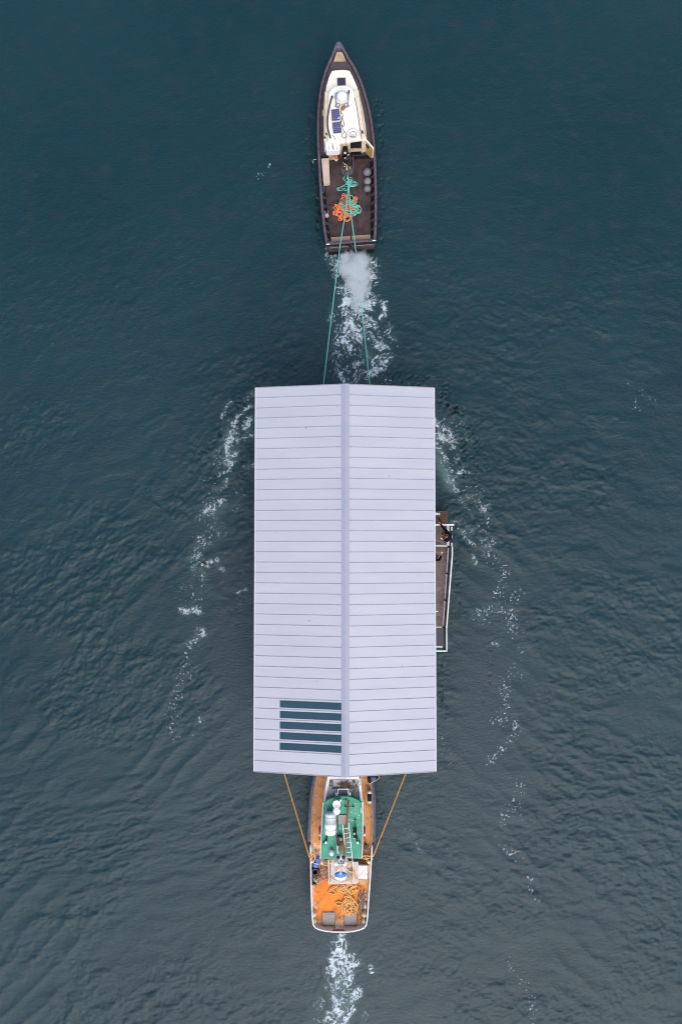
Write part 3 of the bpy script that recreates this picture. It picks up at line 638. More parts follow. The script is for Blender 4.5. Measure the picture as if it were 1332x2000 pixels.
for dz in (.35, .68):
    mb = MB(); mb.bar((xr_-.05, yB-.05, zu+dz), (xr_-.05, yC, zl+dz), .025, .025); mb.bar((xr_-.05, yC, zl+dz), (xr_-.05, yD, zl+dz), .025, .025)
    mb.bar((xr_-.05, yA, zu+dz), (xr_-.05, yB, zu+dz), .02, .02); mb.build('mid_rail', M_black, house)
mb = MB(); mb.bar((xo+.035, yB, zu-.22), (xo+.035, yC, zl-.22), .05, .05); mb.build('lower_pipe', M_black, house)
for px_, py_, r_ in ((597, 836, .05), (604, 1212, .03), (760, 930, .028), (785, 1301, .03), (540, 1040, .024), (620, 1330, .026), (812, 1180, .024)):
    x_ = P(px_, py_, 6.1).x; y_ = P(px_, py_, 6.1).y; pts = [(x_+math.cos(a*6.28/7)*r_*random.uniform(.5, 1.4), y_+math.sin(a*6.28/7)*r_*random.uniform(.5, 1.4)) for a in range(7)]
    mb = MB(); mb.add([(a, b_, rz(a)+.010) for a, b_ in pts], [tuple(range(7))]); mb.build('dropping', mat('grey_droppings', (.22, .20, .20)), roof)
# loose things on the walkway
mb = MB(); mb.bar(P(850, 1053, zu+.05)-Vector((.15, -.05, 0)), P(873.5, 1064, zu+.05), .03, .03)
tag(mb.build('pole', M_galv), 'thin pale pole lying slantwise on the upper landing behind the standing person', 'pole')
mb = MB(); a = P(846, 1003.5, .6)
for k, (dx, rr) in enumerate(((0, .07), (.14, .085), (.28, .07))): mb.lathe((a.x+dx+.02, a.y, .62), [(rr, -.08), (rr*1.05, .04), (rr*.6, .08), (.01, .085)], 10)
tag(mb.build('bottle', M_bwhite), 'white plastic floats lying in a row on the mossy plank platform', 'float')
mb = MB(); mb.tube([P(856, 1011, .56), P(859, 1016, .58), P(862, 1021, .56)], .028)
tag(mb.build('boat_hook', M_black), 'short black stick on the mossy platform above the landing rail', 'stick')
mb = MB(); mb.box(P(871.5, 1099, 2.85), (.09, .05, .03), rz=.3)
tag(mb.build('paper_scrap', M_sticker), 'small pale yellow scrap on the upper stair treads', 'scrap')
mb = MB(); mb.box(P(853, 1194, 1.42), (.13, .05, .03), rz=.1)
tag(mb.build('paper_scrap', M_bwhite), 'small white scrap on a lower stair tread near the roof edge', 'scrap')
# ================================================================== PEOPLE
def skinned(name, comps, mt, parent, base, sub=2):
    """comps: list of (verts[(x,y,z,r)], edges, root)"""
    me = bpy.data.meshes.new(name); vs = []; es = []; rs = []; roots = []
    for v, e, rt in comps:
        n = len(vs); vs += [(p[0], p[1], p[2]) for p in v]; rs += [p[3] for p in v]; es += [(a+n, b_+n) for a, b_ in e]; roots.append(n+rt)
    me.from_pydata(vs, es, []); o = bpy.data.objects.new(name, me); scene.collection.objects.link(o); o.parent = parent
    me.materials.append(mt)
    bpy.context.view_layer.objects.active = o
    sk = o.modifiers.new('skin', 'SKIN'); sk.use_smooth_shade = True
    if not me.skin_vertices: me.skin_vertices.new()
    for i, r_ in enumerate(rs):
        d = me.skin_vertices[0].data[i]
        d.radius = (r_, r_) if not isinstance(r_, tuple) else r_
        d.use_root = i in roots
    ss = o.modifiers.new('sub', 'SUBSURF'); ss.levels = sub; ss.render_levels = sub
    return o
def rad(p, r_): return (p[0], p[1], p[2], r_)
def lerp(a, b_, f): return tuple(a[i]+(b_[i]-a[i])*f for i in range(3))
def person(loc, face, J, label, hair=M_hairb, cup=None):
    """J: joints in local frame (x right, y forward, z up), metres"""
    root = thing('person', label, 'person', loc); root.rotation_euler = (0, 0, face)
    pel, che, nek, hed = J['pelvis'], J['chest'], J['neck'], J['head']
    up = Vector(hed)-Vector(nek); up.normalize(); f = Vector(J.get('look', (0, 1, 0))).normalized()
    top = Vector(hed)+up*.085; chin = Vector(hed)-up*.085+f*.035; nose = Vector(hed)+f*.105-up*.01
    V = [rad(pel, .11), rad(lerp(pel, che, .5), .105), rad(che, .12), rad(nek, .052), rad(tuple(Vector(hed)-up*.05), .070), rad(tuple(Vector(hed)+up*.02), .088), rad(tuple(top), .062)]
    E = [(0,1),(1,2),(2,3),(3,4),(4,5),(5,6)]
    V.append(rad(tuple(Vector(hed)-up*.055+f*.055), .04)); E.append((4, 7))      # jaw
    V.append(rad(tuple(nose), .013)); E.append((5, 8))                             # nose
    rt = f.cross(up).normalized()
    for s_ in (-1, 1):
        V.append(rad(tuple(Vector(hed)+rt*s_*.092-up*.005), .016)); E.append((5, len(V)-1))   # ears
    comps = []
    for sd_ in ('r', 'l'):
        sh, el, wr, kn, an = J['sh'+sd_], J['el'+sd_], J['wr'+sd_], J['kn'+sd_], J['an'+sd_]
        hp = J['hip'+sd_]; n = len(V)
        V += [rad(sh, .058), rad(el, .042), rad(wr, .027)]; E += [(2, n), (n, n+1), (n+1, n+2)]
        hd = Vector(wr)-Vector(el); hd.normalize(); palm = Vector(wr)+hd*.055
        V.append(rad(tuple(palm), .034)); E.append((n+2, n+3))
        sidev = hd.cross(Vector((0, 0, 1)));  sidev = sidev.normalized() if sidev.length > .1 else Vector((1, 0, 0))
        dn = hd.cross(sidev).normalized(); curl = J.get('curl'+sd_, .5)
        if dn.z > 0: dn = -dn
        for q in range(4):
            b0 = palm+hd*.035+sidev*(.027-.018*q); ln = (.070, .078, .073, .058)[q]
            b1 = b0+(hd*math.cos(curl)+dn*math.sin(curl))*ln*.5; b2 = b1+(hd*math.cos(curl*2.2)+dn*math.sin(curl*2.2))*ln*.5
            comps.append(([rad(tuple(palm+sidev*(.018-.012*q)), .011), rad(tuple(b0), .010), rad(tuple(b1), .009), rad(tuple(b2), .0075)], [(0,1),(1,2),(2,3)], 0))
        th0 = palm-hd*.01+sidev*.03; th1 = th0+(hd*.6+sidev*.8)*.03; th2 = th1+(hd*.8+dn*.5)*.028
        comps.append(([rad(tuple(palm), .012), rad(tuple(th0), .011), rad(tuple(th1), .010), rad(tuple(th2), .008)], [(0,1),(1,2),(2,3)], 0))
        n = len(V); V += [rad(hp, .085), rad(kn, .055), rad(an, .038), rad((an[0], an[1]+.15, .05), .035)]; E += [(0, n), (n, n+1), (n+1, n+2), (n+2, n+3)]
    skinned('body', [(V, E, 0)]+comps, M_skin, root, loc)
    # jacket
    V = [rad(tuple(Vector(pel)+Vector((0, 0, .02))), .175), rad(lerp(pel, che, .5), .17), rad(che, .185), rad(lerp(che, nek, .75), .085)]; E = [(0,1),(1,2),(2,3)]
    for sd_ in ('r', 'l'):
        sh, el, wr = J['sh'+sd_], J['el'+sd_], J['wr'+sd_]; n = len(V)
        V += [rad(sh, .10), rad(lerp(sh, el, .6), .082), rad(el, .072), rad(lerp(el, wr, .93), .052)]; E += [(2, n), (n, n+1), (n+1, n+2), (n+2, n+3)]
    skinned('jacket', [(V, E, 0)], M_jack, root, loc)
    V = [rad(tuple(Vector(pel)+Vector((0, 0, -.03))), .135)]; E = []
    for sd_ in ('r', 'l'):
        hp, kn, an = J['hip'+sd_], J['kn'+sd_], J['an'+sd_]; n = len(V)
        V += [rad(hp, .105), rad(kn, .075), rad(lerp(kn, an, .93), .06)]; E += [(0, n), (n, n+1), (n+1, n+2)]
    skinned('trousers', [(V, E, 0)], M_jeans, root, loc)
    for sd_ in ('r', 'l'):
        an = J['an'+sd_]; skinned('shoe', [([rad((an[0], an[1]-.04, .055), .05), rad((an[0], an[1]+.08, .05), .048), rad((an[0], an[1]+.19, .045), .038)], [(0,1),(1,2)], 0)], M_black, root, loc)
    h_ = Vector(hed)
    skinned('hair', [([rad(tuple(h_-f*.045-up*.06), .055), rad(tuple(h_-f*.035+up*.02), .085), rad(tuple(h_-f*.012+up*.075), .075), rad(tuple(h_+f*.035+up*.098), .045)], [(0,1),(1,2),(2,3)], 0)], hair, root, loc)
    return root
# person on the landing: right hand on the end rail, left hand holding a cup
pl = P(869, 1047, zu+.1); pl.z = zu
J = dict(pelvis=(-.07, -.12, .92), chest=(0, .02, 1.24), neck=(0, .07, 1.43), head=(.01, .13, 1.56), look=(.1, .75, .62),
         shr=(.20, .05, 1.37), elr=(.43, .22, 1.20), wrr=(.66, .37, 1.07), shl=(-.20, .02, 1.37), ell=(-.27, .02, 1.10), wrl=(-.17, .25, 1.17),
         hipr=(.03, -.12, .90), hipl=(-.17, -.12, .90), knr=(.08, .0, .50), knl=(-.12, -.03, .50), anr=(.13, -.02, .08), anl=(-.13, -.08, .08), curlr=.5, curll=.9)
person(pl, R(92), J, 'person in a black jacket on the upper landing, one arm stretched to the white rail')
c_ = pl+Matrix.Rotation(R(92), 3, 'Z') @ Vector((-.13, .36, 1.20))
mb = MB(); mb.lathe(c_, [(.03, -.06), (.042, .055), (.036, .055), (.03, .03), (.001, .03)], 14)
tag(mb.build('cup', M_sticker), 'small pale cup in the left hand of the person on the upper landing', 'cup')
pl = P(847.5, 1088, zu+.2); pl.z = zu-.16*1-.0
J2 = dict(pelvis=(0, -.03, .92), chest=(0, 0, 1.24), neck=(0, .03, 1.44), head=(0, .07, 1.58), look=(0, .85, .45),
          shr=(.19, 0, 1.38), elr=(.24, .05, 1.10), wrr=(.14, .28, 1.18), shl=(-.19, 0, 1.38), ell=(-.24, -.04, 1.1), wrl=(-.16, .18, 1.0),
          hipr=(.10, -.03, .90), hipl=(-.10, -.03, .90), knr=(.11, .05, .50), knl=(-.11, .0, .50), anr=(.11, 0, .08), anl=(-.11, -.06, .08), curlr=.9, curll=.6)
person(pl, R(-35), J2, 'person in dark clothes on the top stair treads, half hidden under the roof edge')
c_ = pl+Matrix.Rotation(R(-35), 3, 'Z') @ Vector((.10, .38, 1.22))
mb = MB(); mb.lathe(c_, [(.03, -.06), (.042, .055), (.036, .055), (.03, .03), (.001, .03)], 14)
tag(mb.build('cup', M_sticker), 'small pale cup held by the half hidden person on the stairs', 'cup')

# ================================================================== BLACK TUG (top)
K = .0617
S1 = [(86, 655.3, 668), (92, 653.2, 671), (100, 649.8, 675), (110, 646, 680), (120, 641, 686.5), (130, 636.5, 692), (145, 631, 700), (160, 627, 706.5), (180, 623, 713), (200, 620.5, 719), (220, 619.3, 724), (240, 618.8, 727.5),
      (260, 618.8, 730), (280, 619.2, 732), (300, 620.2, 733.5), (330, 622, 735), (360, 623.5, 736), (390, 625.5, 736.5), (420, 628.5, 736.5), (450, 632.5, 735.5), (466, 635, 734.5), (474, 636.5, 733.8)]
S1 = interp_st(smooth_st(S1), 4)
def zg1(y): return 1.2+.75*max(0, (300-y)/215)**1.8
lp = loop_from(S1, zg1, K); n1_ = len(S1); yst = [s[0] for s in S1]; yy_ = yst+yst[::-1]
tug = thing('tugboat', 'black-hulled work boat with cream cabin and brown aft deck, towing at the head', 'boat', P(680, 300, 0))
mb = MB()
outer = lp; wl = setz(inset(lp, .22), lambda i: -.02); bt = setz(inset(lp, .75), lambda i: -.6)
capi = inset(lp, .15)
zd = lambda i: (zg1(yy_[i])-.14) if yy_[i] < 296 else .62
dk = setz(inset(lp, .17), zd)
mb.loft([bt, wl, setz(inset(lp, .03), lambda i: zg1(yy_[i])-.3), outer], 0, cap=False)
mb.build('hull', M_hullb, tug)
mb = MB(); mb.loft([setz(outer, lambda i: outer[i].z+.004), setz(inset(lp, .02), lambda i: outer[i].z+.03), setz(inset(lp, .13), lambda i: outer[i].z+.03), capi], 0, cap=False)
mb.build('gunwale', M_rub, tug)
mb = MB(); mb.loft([setz(capi, lambda i: capi[i].z), dk], 0, cap=False); mb.build('bulwark', M_hullb, tug)
side = lambda i: yy_[i] < 296
mb = MB(); deck_mesh(mb, dk, 6, 0, lambda i: yst[i+1] < 296); mb.build('fore_deck', M_sdeck, tug)
mb = MB(); deck_mesh(mb, dk, 6, 0, lambda i: yst[i] < 296 <= yst[i+1]); mb.build('deck_step', M_sdeck, tug)
i0 = min(i for i in range(n1_) if yst[i] > 296)
chan = dk
mb = MB(); deck_mesh(mb, dk, 6, 0, lambda i: yst[i] >= 296); mb.build('side_channel', M_black, tug)
ins = setz(inset(lp, .34), lambda i: .70)
mb = MB(); dv = [ins[i] for i in range(n1_) if 302 < yst[i] < 470]; dv2 = [ins[2*n1_-1-i] for i in range(n1_) if 302 < yst[i] < 470]
mb.prism([(p.x, p.y) for p in dv+dv2[::-1]], .63, .70); wd = mb.build('work_deck', M_wdeck, tug)
# frames in the bulwark channel
for i in range(i0+2, n1_-2):
    if i % 4: continue
    for a, c in ((capi[i], ins[i]), (capi[2*n1_-1-i], ins[2*n1_-1-i])):
        mb = MB(); mb.add([(a.x, a.y-.03, 1.08), (c.x, c.y-.03, .72), (c.x, c.y-.03, .63), (a.x, a.y-.03, .63), (a.x, a.y+.03, 1.08), (c.x, c.y+.03, .72), (c.x, c.y+.03, .63), (a.x, a.y+.03, .63)],
                          [(0,1,2,3),(7,6,5,4),(0,4,5,1),(1,5,6,2),(3,2,6,7)])
        mb.build('hull_frame', M_rub, tug)
# fender strake, bow rubber
mb = MB(); mb.tube([Vector((p.x, p.y, p.z-.16)) for p in outer], .06, 8); mb.build('fender_strake', M_black, tug)
mb = MB(); bz = 2.0
r0 = [P(x, y, bz) for x, y in ((655.3, 93), (655.3, 86), (657, 82.3), (660, 80.6), (663.4, 80.6), (666.2, 82.5), (667.8, 86.5), (668, 93))]
mb.prism([(p.x, p.y) for p in r0], 1.1, bz); mb.build('bow_fender', M_bowf, tug, bevel=.06)
mb = MB(); q = PP([(651.5, 118.5), (675.5, 117.5), (668.5, 101.5), (657.5, 101.5)], 1.85); mb.prism([(p.x, p.y) for p in q], 1.66, 1.84); mb.build('bow_locker', M_tan, tug, bevel=.02)
# trunk cabin + wheelhouse
def zc(p, z): return P(p[0], p[1], z)
TR = [(648, 138.6), (656, 137.2), (666, 136.4), (675, 136.8), (683, 138.3), (690, 152), (697.5, 170), (700, 178), (636, 180), (637.5, 168), (642, 152)]
mb = MB(); q = PP(TR, 2.15); qb = [Vector((p.x+(p.x-P(667, 160, 2.15).x)*.05, p.y, 1.2)) for p in q]
mb.loft([qb, q], 0, smooth=False); trunk = mb.build('trunk_cabin', M_cream, tug, bevel=.03)
mb = MB(); q = PP([(658.3, 152.5), (674.5, 151.8), (675.3, 166.3), (659, 166.8)], 2.2); mb.prism([(p.x, p.y) for p in q], 2.152, 2.21); mb.build('deck_hatch', M_hatch, tug, bevel=.015)
WH = [(634, 179.2), (641, 178.6), (700.3, 175.4), (708.7, 214), (713.8, 244), (716.3, 272), (711, 274.5), (632.6, 276), (632, 238), (632.6, 205)]
mb = MB(); q = PP(WH, 2.3); qb = [Vector((p.x, p.y, .9)) for p in q]; mb.loft([qb, q], 0, smooth=False); whs = mb.build('wheelhouse', M_creamb, tug, bevel=.03)
RF = [(641.5, 180), (647, 173), (655, 168.6), (668, 166.2), (681, 168), (689, 173.5), (693, 181), (699, 215), (705.6, 272.5), (683, 275.5), (683, 277.5), (664, 277.5), (640, 277), (638.5, 235), (639.5, 205)]
mb = MB(); q = PP(RF, 2.52); qm = [Vector((p.x, p.y, 2.46)) for p in q]; qb = [Vector((p.x, p.y, 2.302)) for p in q]; ce = sum(q, Vector((0, 0, 0)))/len(q)
qi = [Vector((ce.x+(p.x-ce.x)*.95, ce.y+(p.y-ce.y)*.97, 2.55)) for p in q]
mb.loft([qb, qm, qi], 0, smooth=False); wroof = mb.build('wheelhouse_roof', M_creamr, tug, bevel=.02)
mb = MB(); mb.tube(spline([P(692, 190, 2.58), P(697, 212, 2.58), (P(702, 245, 2.58)), P(706.5, 272, 2.55)], 6), .014, 5); mb.build('roof_cable', M_hose, tug)
for a, c in (((634.5, 182), (633, 270)), ((701, 180), (714.5, 268))):
    mb = MB(); mb.bar(P(*a, 2.34), P(*c, 2.34), .035, .05); mb.build('roof_rail', M_tan, tug)
for pts in [((634.5, 215), (633, 225)), ]:
    mb = MB(); mb.box(P(630.8, 221, 2.0), (.06, .32, .10)); mb.build('side_lamp_board', M_tan, tug)
# radar dome on its stand
d0 = P(668, 187, 2.9)
mb = MB(); mb.lathe((d0.x, d0.y, 2.84), [(.12, -.28), (.12, -.08), (.24, -.07), (.285, .0), (.285, .07), (.23, .15), (.12, .20), (.001, .215)], 24); mb.build('radar_dome', M_bwhite, tug)
for s_ in (-1, 1):
    mb = MB(); mb.tube(spline([(d0.x+s_*.18, d0.y+.24, 2.75), (d0.x+s_*.33, d0.y+.22, 2.75), (d0.x+s_*.36, d0.y+.02, 2.75), (d0.x+s_*.34, d0.y-.20, 2.75)], 5), .035, 6); mb.tube([(d0.x+s_*.34, d0.y-.2, 2.75), (d0.x+s_*.34, d0.y-.2, 2.5)], .02); mb.build('dome_bracket', M_galv, tug)
    mb = MB(); mb.box((d0.x+s_*.24, d0.y-.40, 2.62), (.26, .22, .12), rz=s_*.4); mb.ball((d0.x+s_*.22, d0.y-.40, 2.70), .05, 10, mi=1); mb.build('floodlight', [M_galv, M_bwhite], tug)
mb = MB(); mb.box(P(681.5, 179.5, 2.62), (.07, .15, .08)); mb.box(P(681, 182.5, 2.6), (.05, .08, .06)); mb.build('horn', M_mach, tug)
mb = MB(); mb.lathe(P(669.5, 212, 2.56), [(.14, -.02), (.12, .01), (.05, .04), (.04, .16), (.001, .17)], 14); mb.build('mast_foot', M_rust, tug)
mb = MB(); mb.tube(spline([P(669, 203, 2.62), P(669, 208, 2.66), P(669.5, 213, 2.62)], 4), .025, 5); mb.build('mast_bracket', M_rust, tug)
for pts in ([(668, 214), (665.5, 219), (669.5, 224), (668, 232), (666.5, 240), (668.5, 250), (671.5, 258), (668, 264), (670, 269), (675, 269), (675, 262), (674, 256)],
            [(666, 216), (665, 228), (666, 240), (670, 248), (672, 242), (669.5, 234), (668, 227)], [(675.5, 268), (675, 275), (676, 284)]):
    mb = MB(); mb.tube(spline([P(x, y, 2.58+.01*(i % 2)) for i, (x, y) in enumerate(pts)], 5), .014, 5); mb.build('cable', M_hose, tug)
mb = MB(); mb.tube(spline(PP([(648.5, 190), (646.5, 196), (643, 210), (640.2, 228), (639.6, 240), (641, 254), (645.5, 270)], 2.60), 5), .045, 8); mb.lathe(P(648.6, 190, 2.58), [(.06, -.06), (.06, .05), (.001, .055)], 10)
mb.build('exhaust_hose', M_hose, tug)
for k, q in enumerate(([(646.6, 213.5), (663, 212), (664.8, 235.2), (648, 236.8)], [(648.2, 239), (665, 237.2), (666.5, 260), (651, 261.5)])):
    mb = MB(); qq = PP(q, 2.66); cc = sum(qq, Vector((0, 0, 0)))/4
    mb.prism([(p.x, p.y) for p in qq], 2.61, 2.64); pn = mb.build('solar_panel', M_sticker, tug)
    mb = MB(); u = (qq[1]-qq[0]); v = (qq[3]-qq[0])
    for i in range(4):
        for j in range(6):
            a = qq[0]+u*(.03+i*.24)+v*(.025+j*.16)
            mb.add([(p.x, p.y, 2.645) for p in (a, a+u*.225, a+u*.225+v*.148, a+v*.148)], [(0, 1, 2, 3) if (u.cross(v)).z > 0 else (3, 2, 1, 0)])
    mb.build('solar_cells', M_navy, pn)
mb = MB(); mb.box(P(661.3, 229, 2.7), (.14, .07, .07), rz=.15, mi=0); mb.box(P(661.3, 230.6, 2.69), (.12, .04, .04), rz=.15, mi=1)
mb.build('junction_box', [M_blueb, M_bwhite], tug)
# life ring lying on the roof
lr = P(689.3, 263.5, 2.62)
ring = thing('life_ring', 'faded pinkish white life ring lying on the cream wheelhouse roof of the tug', 'life ring', lr)
mb = MB(); mb.torus((lr.x, lr.y, 2.63), .27, .068); mb.build('ring', mat('faded_pink_white', (.85, .76, .74), .5, 0, (.86, .84, .84), 6), ring)
mb = MB(); mb.tube(spline([(lr.x-.2, lr.y+.05, 2.60), (lr.x-.08, lr.y+.17, 2.60), (lr.x+.12, lr.y+.17, 2.60), (lr.x+.2, lr.y+.03, 2.60)], 5), .014, 5); mb.tube([(lr.x-.22, lr.y-.09, 2.6), (lr.x+.2, lr.y-.12, 2.6)], .012, 5); mb.build('grab_line', M_rust, ring)
mb = MB(); mb.box((lr.x-.02, lr.y-.02, 2.585), (.24, .12, .03), rz=.3); mb.build('light_float', mat('pale_blue_plastic', (.5, .72, .78)), ring)
for px_, py_ in ((637.5, 262), (634.5, 269), (707.5, 257), (708, 259.5)):
    mb = MB(); mb.box(P(px_, py_, 2.36), (.07, .10, .06), rz=.4); mb.build('rail_cleat', M_mach, tug)
# white ridged box (raft case) on the rear roof corner
q = PP([(635, 276.5), (663.5, 275), (664.5, 292), (660, 294), (638, 295), (636, 291)], 2.3); qb = [Vector((p.x, p.y, 1.75)) for p in q]
mb = MB(); mb.loft([qb, q], 0, smooth=False)
raft = mb.build('locker_box', M_bwhite, None, bevel=.04, loc=(P(650, 285, 1.75))); 
for v in raft.data.vertices: pass
tag(raft, 'bright white ridged locker box behind the cream wheelhouse of the tug', 'box')
for fx_ in (641.5, 648.6, 657):
    m_ = MB(); m_.bar(P(fx_, 276.5, 2.315), P(fx_+1, 293, 2.315), .02, .03); m_.build('lid_groove', M_galv, raft)
mb = MB(); mb.tube(spline([P(646, 268, 2.6), P(649, 276, 2.36), P(649.5, 284, 2.35), P(652, 293, 2.3)], 5), .018, 5); mb.tube(spline([P(650, 264, 2.6), P(653, 269, 2.6), P(655, 273, 2.58)], 4), .014, 5); mb.build('loose_cable', M_hose, tug)
# aft cabin bulkhead, painted dark of the companionway, sill
ybk = P(690, 277, 2.3).y
a, c = P(684, 289, 1.35), P(707, 288, 1.35)
yb_ = P(695, 274, 2.3).y; xa_, xb_ = P(684.5, 275, 2.3).x, P(706.3, 275, 2.3).x
mb = MB(); mb.box(((xa_+xb_)/2, yb_+.10, 1.5), (xb_-xa_, .32, 1.54)); mb.build('companionway_dark', M_black, tug)  # solid black block stands for the shade inside the open doorway
mb = MB(); q = PP([(684.5, 290), (707, 288.8), (707.5, 294.8), (684.5, 296)], 1.5); mb.prism([(p.x, p.y) for p in q], 1.43, 1.5); mb.build('door_sill', M_tan, tug, bevel=.015)
for q in ([(663, 279), (669, 279), (668, 292), (665.5, 296)], [(677, 278), (684, 277.5), (684.5, 292), (680, 290)]):
    mb = MB(); q = PP(q, 1.9); mb.prism([(p.x, p.y) for p in q], .72, 1.9); mb.build('cabin_post', M_tan, tug)
for q in ([(641, 297), (652, 296), (652.5, 301.5), (642, 302.5)],[(652.5, 296), (664, 294), (663, 298.5), (653, 299.5)]):
    mb = MB(); q = PP(q, 1.4); mb.prism([(p.x, p.y) for p in q], .72, 1.4); mb.build('cabin_step', M_tan, tug)
# open plywood door
hA, hB = P(709, 292, .8), P(727.3, 312, .8)
dh = P(709, 272, 1)  # reference
door = thing('cabin_door', 'yellow plywood cabin door of the tug standing open with an oval window', 'door', hA)
zt = 2.2; dirv = (hB-hA).normalized(); nn_ = Vector((-dirv.y, dirv.x, 0))
mb = MB()
mb.add([hA+nn_*.02, hB+nn_*.02, (hB.x+nn_.x*.02, hB.y+nn_.y*.02, zt-.12), (hA.x+nn_.x*.02, hA.y+nn_.y*.02, zt), hA-nn_*.02, hB-nn_*.02, (hB.x-nn_.x*.02, hB.y-nn_.y*.02, zt-.12), (hA.x-nn_.x*.02, hA.y-nn_.y*.02, zt)],
       [(0,1,2,3),(7,6,5,4),(0,4,5,1),(1,5,6,2),(2,6,7,3),(3,7,4,0)])
mb.build('panel', M_ply, door)
mb = MB(); mb.bar((hA.x, hA.y, zt+.012), (hB.x, hB.y, zt-.108), .07, .03); mb.bar((hB.x, hB.y, .8), (hB.x, hB.y, zt-.12), .05, .05); mb.bar((hA.x, hA.y, .8), (hA.x, hA.y, zt), .05, .05); mb.build('edge_trim', M_cream, door)
mb = MB(); m_ = hA.lerp(hB, .45); rot = Matrix.Rotation(math.atan2(dirv.y, dirv.x), 3, 'Z') @ Matrix.Rotation(R(90), 3, 'X')
mb.lathe((m_.x-nn_.x*.03, m_.y-nn_.y*.03, 1.72), [(.13, -.012), (.13, .012), (.001, .012)], 18, rot=rot, sq=(1, 1.25)); mb.build('door_window', M_mach, door)
# ---- loose gear on the tug
def crate():
    q = PP([(628, 310), (642, 309), (644.3, 355.5), (632, 357.5)], 1.15)
    t_ = thing('bench_locker', 'long pinkish tan locker against the left bulwark of the tug deck', 'locker', (q[0]+q[2])/2*1.0)
    t_.location.z = .7
    m = MB(); m.prism([(p.x, p.y) for p in q], .72, 1.1); m.build('case', M_creamb, t_, bevel=.02)
    c_ = sum(q, Vector((0, 0, 0)))/4
    m = MB(); m.prism([(c_.x+(p.x-c_.x)*1.03, c_.y+(p.y-c_.y)*1.01) for p in q], 1.103, 1.15); m.build('lid', mat('pinkish_tan_lid', (.60, .47, .40), .6, 0, (.52, .40, .33), 3), t_, bevel=.015)
    b_ = P(637.5, 356.6, .95); m = MB(); m.box((b_.x, b_.y-.04, .95), (.16, .03, .07)); m.build('handle', M_black, t_)
crate()
for (px_, py_, rr, mt_, lb) in ((717, 337, .245, M_buoyg, 'largest grey ball fender by the right bulwark of the tug, nearest the cabin'), (717.5, 354, .215, mat('pale_grey_buoy', (.24, .24, .24), .5, 0, (.17, .17, .17), 5), 'pale grey ball fender, middle one of three by the right tug bulwark'),
                          (717.5, 369, .215, M_buoyg, 'grey ball fender nearest the stern of the three by the right tug bulwark')):
    c_ = P(px_, py_, .95); t_ = thing('ball_fender', lb, 'fender', (c_.x, c_.y, .72), 'ball fenders by the right bulwark')
    m = MB(); m.ball((c_.x, c_.y, .72+rr), rr, 20, sc=(1, 1, 1.04)); m.build('ball', mt_, t_)
    m = MB(); m.lathe((c_.x+.02, c_.y-rr*.93, .72+rr*1.0), [(.05, -.10), (.065, 0), (.05, .06), (.001, .065)], 10, axis='Y'); m.torus((c_.x+.02, c_.y-rr-.12, .72+rr), .04, .014, 12, 6); m.build('eye', M_black, t_)
m = MB(); m.ball(P(638, 421, .95), .14, 16); 
t_ = m.build('small_float', mat('dirty_cream_float', (.50, .42, .34), .6, 0, (.36, .27, .22), 12), None, loc=P(638, 421, .72)); tag(t_, 'small dirty cream float against the left side of the tug deck', 'float')
m = MB(); m.ball(P(634.7, 414.5, .95), .06, 10, sc=(1, 1.5, 1)); t_ = m.build('glove', mat('turquoise_cloth', (.05, .42, .50))); tag(t_, 'turquoise rag by the small cream float on the left of the tug', 'rag')
m = MB(); m.ball(P(640.5, 413, .93), .06, 10, sc=(.8, 1.8, .8)); t_ = m.build('glove', M_red); tag(t_, 'red rag by the small cream float on the left of the tug', 'rag')
m = MB(); m.tube(spline([P(629, 362, .9), P(632, 364, .95), P(633, 372, .9), P(630, 378, .85)], 5), .05, 6); t_ = m.build('rope_hank', mat('dark_teal_rope', (.02, .09, .12))); tag(t_, 'dark teal rope hank below the tan locker on the tug', 'rope')
# hydraulic tow winch amid the deck
wc = P(676, 318, 1.0)
win = thing('tow_winch', 'black tow winch with hoses on a grey plate behind the tug cabin', 'winch', (wc.x, wc.y, .7))
m = MB(); q = PP([(667, 330), (689, 329), (689.5, 338), (686, 341.5), (671, 342), (667.5, 338)], .74); m.prism([(p.x, p.y) for p in q], .705, .75); m.build('base_plate', M_gplate, win)
m = MB(); q = PP([(666, 300), (668, 300), (669, 330), (667, 330)], .74); m.prism([(p.x, p.y) for p in q], .705, .80); q = PP([(688, 298), (690.5, 298), (691, 330), (689, 330)], .74); m.prism([(p.x, p.y) for p in q], .705, .80); m.build('side_rail', M_tan and M_gplate, win)
m = MB(); m.lathe(P(677, 310, 1.25), [(.30, -.28), (.30, -.24), (.15, -.22), (.15, .22), (.30, .24), (.30, .28)], 20, axis='X'); m.build('drum', M_mach, win)
m = MB(); m.box(P(673.5, 297, 1.3), (.26, .34, .5), rz=.1); m.box(P(675.5, 287, 1.5), (.32, .22, .5)); m.box(P(683, 301, 1.2), (.2, .3, .45)); m.build('motor', M_mach, win, bevel=.03)
m = MB(); m.box(P(682, 305.5, 1.5), (.16, .26, .10), rz=.3); m.build('valve_block', mat('dark_blue_paint', (.02, .06, .16)), win, bevel=.02)
m = MB(); m.box(P(674, 299, 1.6), (.12, .10, .03)); m.box(P(680, 302.5, 1.6), (.07, .06, .03), rz=.6); m.box(P(674, 308.8, 1.58), (.09, .05, .02), rz=.5); m.box(P(672, 320.5, 1.2), (.04, .04, .03)); m.box(P(669.5, 317.5, 1.2), (.04, .04, .03)); m.box(P(674.3, 321, 1.2), (.045, .045, .03)); m.box(P(673, 325.5, 1.1), (.08, .04, .03), rz=.4); m.build('label_plate', M_sticker, win)
